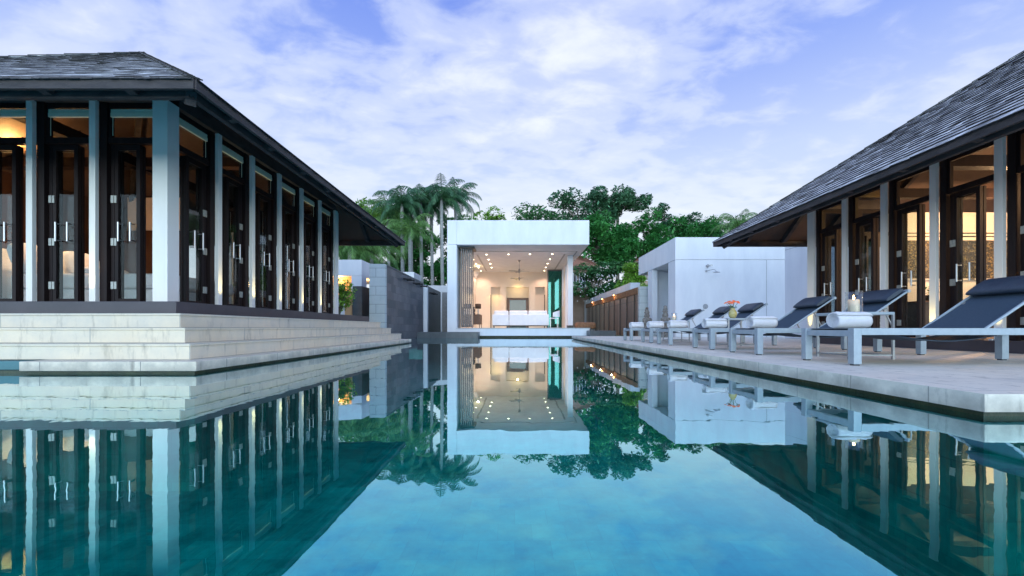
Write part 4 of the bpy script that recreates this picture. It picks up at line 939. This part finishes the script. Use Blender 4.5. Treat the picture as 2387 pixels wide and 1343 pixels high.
# vase with gerberas
vx, vy = Xp(1708, 8.25), 8.25
va = thing('vase', 'amber glass vase holding the orange flowers', 'vase', (vx, vy, zt2))
MB().lathe([(0, 0), (.04, 0), (.062, .03), (.078, .075), (.072, .12), (.045, .165), (.034, .185), (.038, .20), (.032, .20), (.026, .18)], (vx, vy, zt2), 24).build('glass_body', 'amber', va)
bq = thing('flower_bouquet', 'bouquet of bright orange gerberas standing in the amber vase', 'flowers', (vx, vy, zt2 + .2))
rr = random.Random(5)
for k in range(11):
    a = k * 2.4; r = .018 + .125 * math.sqrt(k / 11); hx, hy, hz = vx + r * math.cos(a), vy + r * math.sin(a) * .7, zt2 + .335 - r * .35 + rr.uniform(-.01, .02)
    MB().tube([(vx + .01 * math.cos(a), vy + .01 * math.sin(a), zt2 + .12), ((vx + hx) / 2, (vy + hy) / 2, zt2 + .24), (hx, hy, hz - .005)], .003, 5).build('stem', 'stem', bq)
    fl = MB(); nrm = Vector((math.cos(a) * r * 4, math.sin(a) * r * 4 - .25, 1)).normalized(); t1 = nrm.orthogonal().normalized(); t2 = nrm.cross(t1)
    for ring_, (rad, n_, lift) in enumerate(((.045, 16, .0), (.032, 12, .007), (.016, 8, .012))):
        for q in range(n_):
            an = 2 * math.pi * q / n_ + ring_ * .2; dd = t1 * math.cos(an) + t2 * math.sin(an); ss = nrm.cross(dd)
            c0 = Vector((hx, hy, hz)) + nrm * lift; fl.add([c0, c0 + dd * rad * .6 + ss * .006 + nrm * .004, c0 + dd * rad - nrm * .006, c0 + dd * rad * .6 - ss * .006 + nrm * .004], [(0, 1, 2, 3)])
    fl.build('flower', 'petal', bq, fix=False)

# ================================================================== neighbouring houses behind
def house(x0, x1, y, zb, zw, zr, lb, right=0):
    h_ = thing('house', lb, 'house', ((x0 + x1) / 2, y + 3, .06), 'tiled houses on the slope')
    MB().box(x0, x1, y, y + 6, .06, zw).build('wall', 'housewall', h_)
    m_ = MB(); o_ = .7; m_.add([(x0 - o_, y - o_, zw + .02), (x1 + o_, y - o_, zw + .02), (x1 + o_, y + 6 + o_, zw + .02), (x0 - o_, y + 6 + o_, zw + .02), (x0 + 2, y + 3, zr), (x1 - 2, y + 3, zr)],
          [(0, 1, 5, 4), (1, 2, 5), (2, 3, 4, 5), (3, 0, 4), (3, 2, 1, 0)]); rfh = m_.build('roof', 'terracotta', h_)
    f2 = MB(); f2.box(x0 - o_, x1 + o_, y - o_ - .02, y - o_ + .06, zw - .12, zw + .05); f2.build('eave', 'walnut', rfh)
    n_ = max(2, int((x1 - x0) / 1.6))
    for k in range(n_):
        a = x0 + .3 + (x1 - x0 - .6) * k / n_; b = a + (x1 - x0 - .6) / n_ - .25
        wf = MB(); wf.box(a, b, y - .06, y - .005, zw - 1.9, zw - 1.84); wf.box(a, b, y - .06, y - .005, zw - .56, zw - .5); wf.box(a, a + .07, y - .06, y - .005, zw - 1.84, zw - .56); wf.box(b - .07, b, y - .06, y - .005, zw - 1.84, zw - .56); wf.box((a + b) / 2 - .03, (a + b) / 2 + .03, y - .06, y - .005, zw - 1.84, zw - .56)
        wo = wf.build('window', 'white', h_); MB().box(a + .07, b - .07, y - .04, y - .02, zw - 1.84, zw - .56).build('pane', mat('house_glass', (.02, .025, .03), None, 2, .1), wo)
    MB().box(x0 - 1, x1 + 1, y - 1.3, y - .08, zw - 2.5, zw - 2.1).build('balcony', 'housewall', h_)
house(Xp(1322, 40), Xp(1378, 40), 40, .1, Zp(624, 40), Zp(596, 43), 'tiled roof house with white framed windows just right of the pavilion roof')
house(Xp(1490, 44), Xp(1580, 44), 44, .1, Zp(612, 44), Zp(580, 47), 'mostly hidden house with terracotta roof behind the white bath block')

# ================================================================== trees
def leaf_tree(px_, D, ytop, ybot, wpx, m, lb, name='broadleaf_tree', n=5200, leaf=.20, trunk=True, seed=0, flat=1.0, gap=.0, zbase=.06, dens=None, cat='tree', group='trees behind the garden', clumps=None):
    rnd = random.Random(seed * 13 + 5); x = Xp(px_, D); zt, zb_ = Zp(ytop, D), Zp(ybot, D); rw_ = wpx / F * D / 2; rh = (zt - zb_) / 2; zc = (zt + zb_) / 2; rd = rw_ * .75
    t_ = thing(name, lb, cat, (x, D, zbase), group)
    C = MB(); cl = []; nc = clumps or max(14, int(rw_ * rh * 1.5) + 12)
    for k in range(nc):
        while True:
            a = Vector((rnd.uniform(-1, 1), rnd.uniform(-1, 1), rnd.uniform(-1, 1)))
            if a.length <= 1 and (a.length > .35): break
        if a.z < -.4: a.z *= .7
        cl.append((Vector((x + a.x * rw_ * .86, D + a.y * rd * .86, zc + a.z * rh * .84)), rnd.uniform(.16, .34) * min(rw_, rh * 1.3) + .25))
    per = n // nc
    for c_, r in cl:
        for k in range(per):
            v = Vector((rnd.gauss(0, 1), rnd.gauss(0, 1), rnd.gauss(0, 1))).normalized() * r * rnd.uniform(.45, 1.08) ** .6
            v.z *= .72 * flat
            p_ = c_ + v; s = leaf * rnd.choice((.55, .8, 1.0, 1.5)) * rnd.uniform(.8, 1.2)
            d1 = Vector((rnd.uniform(-1, 1), rnd.uniform(-1, 1), rnd.uniform(-.6, .5))).normalized(); d2 = d1.cross(Vector((rnd.uniform(-.5, .5), rnd.uniform(-.5, .5), 1))).normalized()
            C.add([p_ - d1 * s, p_ + d2 * s * .45, p_ + d1 * s, p_ - d2 * s * .45], [(0, 1, 2, 3)])
    C.build('crown', m, t_, fix=False)
    if trunk:
        T = MB(); b0 = Vector((x, D, zbase)); tp = Vector((x + rnd.uniform(-.5, .5), D, zc - rh * .45)); r0 = .13 + rw_ * .035
        T.tube([b0, b0.lerp(tp, .5) + Vector((rnd.uniform(-.3, .3), 0, 0)), tp], [r0, r0 * .75, r0 * .6], 8)
        for c_, r in cl[:min(len(cl), 18)]:
            mid_ = tp.lerp(c_, .5) + Vector((0, 0, .12 * (c_ - tp).length)); T.tube([tp, mid_, c_], [r0 * .45, r0 * .25, .03], 5)
        T.build('trunk', 'bark', t_)
    return t_
def palm(px_, D, ytrunk, lb, m='palmleaf', nf=22, fl=3.4, seed=0, ybase=None, trunk_r=.13, droop=1.15, name='palm_tree', lw=.034):
    rnd = random.Random(seed + 77); x = Xp(px_, D); zt = Zp(ytrunk, D); t_ = thing(name, lb, 'palm', (x, D, .06), 'palms behind the garden')
    T = MB(); T.tube([(x + .2, D, .06), (x + .05, D, zt * .5), (x, D, zt - 1.2), (x, D, zt - .9), (x, D, zt)], [trunk_r * 1.2, trunk_r, trunk_r * .9, trunk_r * 1.1, trunk_r * .6], 10); T.build('trunk', 'palmbark', t_)
    C = MB()
    for k in range(nf):
        az = 2 * math.pi * (k * .382 + rnd.uniform(-.04, .04)); el = R(80 - 98 * (k / nf) + rnd.uniform(-6, 6)); l_ = fl * rnd.uniform(.85, 1.1)
        h = Vector((math.cos(az), math.sin(az), 0)); p_ = Vector((x, D, zt - .1)); ns = 16; ang = el; pts = [p_.copy()]
        for i in range(ns):
            dv = h * math.cos(ang) + Vector((0, 0, math.sin(ang))); p_ = p_ + dv * l_ / ns; pts.append(p_.copy()); ang -= droop * R(3.2 + 5.5 * i / ns * 1.4)
        C.tube(pts, [.03 - .022 * i / ns for i in range(ns + 1)], 4, False)
        side_ = h.cross(Vector((0, 0, 1)))
        for i in range(1, ns * 3):
            t = i / (ns * 3); q = pts[int(t * ns)].lerp(pts[min(int(t * ns) + 1, ns)], t * ns - int(t * ns)); dv = (pts[min(int(t * ns) + 1, ns)] - pts[int(t * ns)]).normalized()
            ll = .78 * math.sin(math.pi * (.12 + .85 * t)) ** .8 * (fl / 3.4)
            for sg in (-1, 1):
                e_ = (side_ * sg * .8 + dv * .55 + Vector((0, 0, -.35 - .7 * rnd.random()))).normalized(); w_ = dv * lw
                mid_ = q + e_ * ll * .55; tip = q + e_ * ll + Vector((0, 0, -.16 * ll))
                C.add([q - w_ * .5, mid_ - w_ * .5, tip, mid_ + w_ * .6, q + w_ * .5], [(0, 1, 2, 3, 4)])
    C.build('crown', m, t_, fix=False); return t_
palm(937, 31, 474, 'palm behind the left villa eave tip, leftmost tall palm crown', seed=1, fl=2.6)
palm(981, 33, 466, 'tall palm in the middle of the palm group, thin grey trunk over the slate wall', seed=2, fl=2.6)
palm(1029, 32, 460, 'tall straight palm with pale trunk just left of the white pavilion', seed=3, fl=2.6)
palm(1062, 34, 462, 'tall palm whose crown arches over the left end of the pavilion roof', seed=4, fl=2.6)
palm(905, 34, 500, 'lower palm half hidden behind the villa eave tip', 'palmbright', seed=5, fl=3.2)
palm(865, 27, 585, 'short feathery palm hanging over the white block', 'palmbright', seed=6, fl=3.0, nf=18)
palm(815, 26, 580, 'short feathery palm next to the last column of the bedroom villa', 'palmbright', seed=7, fl=2.8, nf=18)
palm(955, 30, 540, 'short palm with drooping fronds under the tall palm crowns', 'palmbright', seed=8, fl=2.8, nf=16)
palm(1722, 40, 528, 'spiky palm showing over the white bath block near the roof tip', 'palmbright', seed=9, fl=2.9, nf=18)
palm(1006, 35, 482, 'slightly lower palm between the middle tall palm and the straight palm', seed=12, fl=2.4)
palm(958, 35, 490, 'slightly lower palm right of the leftmost tall palm crown', seed=13, fl=2.4)
LT = [
 (865, 38, 455, 640, 150, 'leafbright', 'light green feathery tree behind the left villa roof', 6500, .20),
 (950, 41, 500, 690, 120, 'leafdark', 'dark tree behind the palm trunks over the slate wall', 6500, .2),
 (845, 40, 520, 660, 130, 'leafmid', 'mid green tree seen under the left villa eave tip', 5000, .2),
 (985, 39, 500, 650, 90, 'leafmid', 'loose green tree between the middle palm trunks', 3600, .18),
 (1060, 42, 478, 620, 90, 'leafdark', 'dark green tree behind the straight pale palm trunk', 3600, .18),
 (905, 43, 470, 600, 110, 'leafmid', 'green tree filling in between the two leftmost tall palms', 5000, .2),
 (1030, 39, 600, 700, 110, 'leafmid', 'low dark green tree left of the pavilion pillar', 4200, .2),
 (1135, 40, 482, 600, 105, 'leafbright', 'rounded light green tree peeping over the left of the pavilion roof', 2600, .2),
 (1240, 44, 484, 600, 170, 'leafdark', 'low dark tree peeping over the middle of the pavilion roof', 3400, .22),
 (1350, 52, 446, 560, 170, 'leafteal', 'broad dark tree crown, left half of the tall tree skyline', 5600, .24),
 (1440, 54, 430, 520, 170, 'leafteal', 'tallest dark tree crown with open branches on the skyline', 5600, .24),
 (1392, 44, 500, 640, 150, 'leafmid', 'deep green tree right behind the pavilion corner', 6500, .22),
 (1448, 42, 510, 660, 130, 'leafmid', 'dense green tree in the middle of the right tree mass', 6500, .22),
 (1520, 45, 482, 640, 130, 'leafmid', 'bright green bushy tree above the left corner of the bath block', 6500, .21),
 (1548, 52, 470, 560, 60, 'leafteal', 'slim dark tree top right of the skyline trees', 1600, .2),
 (1395, 37, 600, 712, 130, 'leafdark', 'dark shrubby tree between the house and the bronze panelled wall', 5200, .18),
 (1470, 34, 600, 690, 60, 'leafbright', 'light yellow green bush behind the panelled wall', 2600, .13),
 (1475, 33, 648, 700, 100, 'leafbright', 'clipped lime green hedge plant above the white garden wall', 3000, .10),
 (1608, 50, 490, 600, 100, 'leafteal', 'rounded dark tree right of the big tree mass, above the bath block', 4200, .2),
 (1652, 52, 515, 600, 70, 'leafteal', 'dark round tree over the middle of the bath block roof', 2600, .22),
 (1690, 56, 500, 600, 80, 'leafteal', 'thin open tree top above the bath block', 1100, .2),
 (1655, 46, 500, 620, 120, 'leafmid', 'low green tree over the right part of the bath block roof', 4200, .18),
 (1722, 50, 502, 620, 100, 'leafdark', 'low dark tree under the living villa eave tip', 3600, .18),
 (1585, 50, 498, 620, 110, 'leafmid', 'green tree behind the left part of the bath block roof', 2600, .2),
]
for k, (a, b, c_, d_, e, m_, lb, n_, lf) in enumerate(LT): leaf_tree(a, b, c_, d_, e, m_, lb, n=int(n_ * 1.5), leaf=lf * .82, seed=k)
leaf_tree(799, 15.6, 652, 735, 34, 'leafbright', 'leafy light green shrub beside the last column of the bedroom villa', 'shrub', 1500, .055, True, 40, zbase=.5, cat='shrub', group=None, clumps=16)
# white frangipani-like blossoms on the dark shrub tree
fl = MB(); rr = random.Random(9)
wt = MB()
for k in range(90):
    px_, py_, D = rr.uniform(1345, 1440), rr.uniform(640, 705), 34.6 + rr.uniform(-.3, .6)
    wt.ell((Xp(px_, D), D, Zp(py_, D)), (.045, .045, .035), 5, 3)
sb = [o for o in bpy.data.objects if o.get('label', '').startswith('dark shrubby')][0]
wt.build('blossom', 'towel', sb)
# woodland behind everything closes the horizon
wd_ = MB(); rr = random.Random(21)
for k in range(26000):
    x = rr.uniform(-130, 130); D = rr.uniform(66, 90); hmax = 7 + 3.5 * mnoise.noise(Vector((x * .08, 0, 0))) + 2 * mnoise.noise(Vector((x * .3, 4, 0))); zz = rr.uniform(0, 1) ** .7 * hmax
    s = rr.uniform(.3, .7); d1 = Vector((rr.uniform(-1, 1), rr.uniform(-1, 1), rr.uniform(-.5, .5))).normalized(); d2 = d1.cross(Vector((rr.uniform(-.5, .5), rr.uniform(-.5, .5), 1))).normalized(); p_ = Vector((x, D, zz))
    wd_.add([p_ - d1 * s, p_ + d2 * s * .6, p_ + d1 * s, p_ - d2 * s * .6], [(0, 1, 2, 3)])
tag(wd_.build('woodland', 'leafdark', fix=False), 'far dark green woodland behind the garden', 'woodland', kind='stuff')
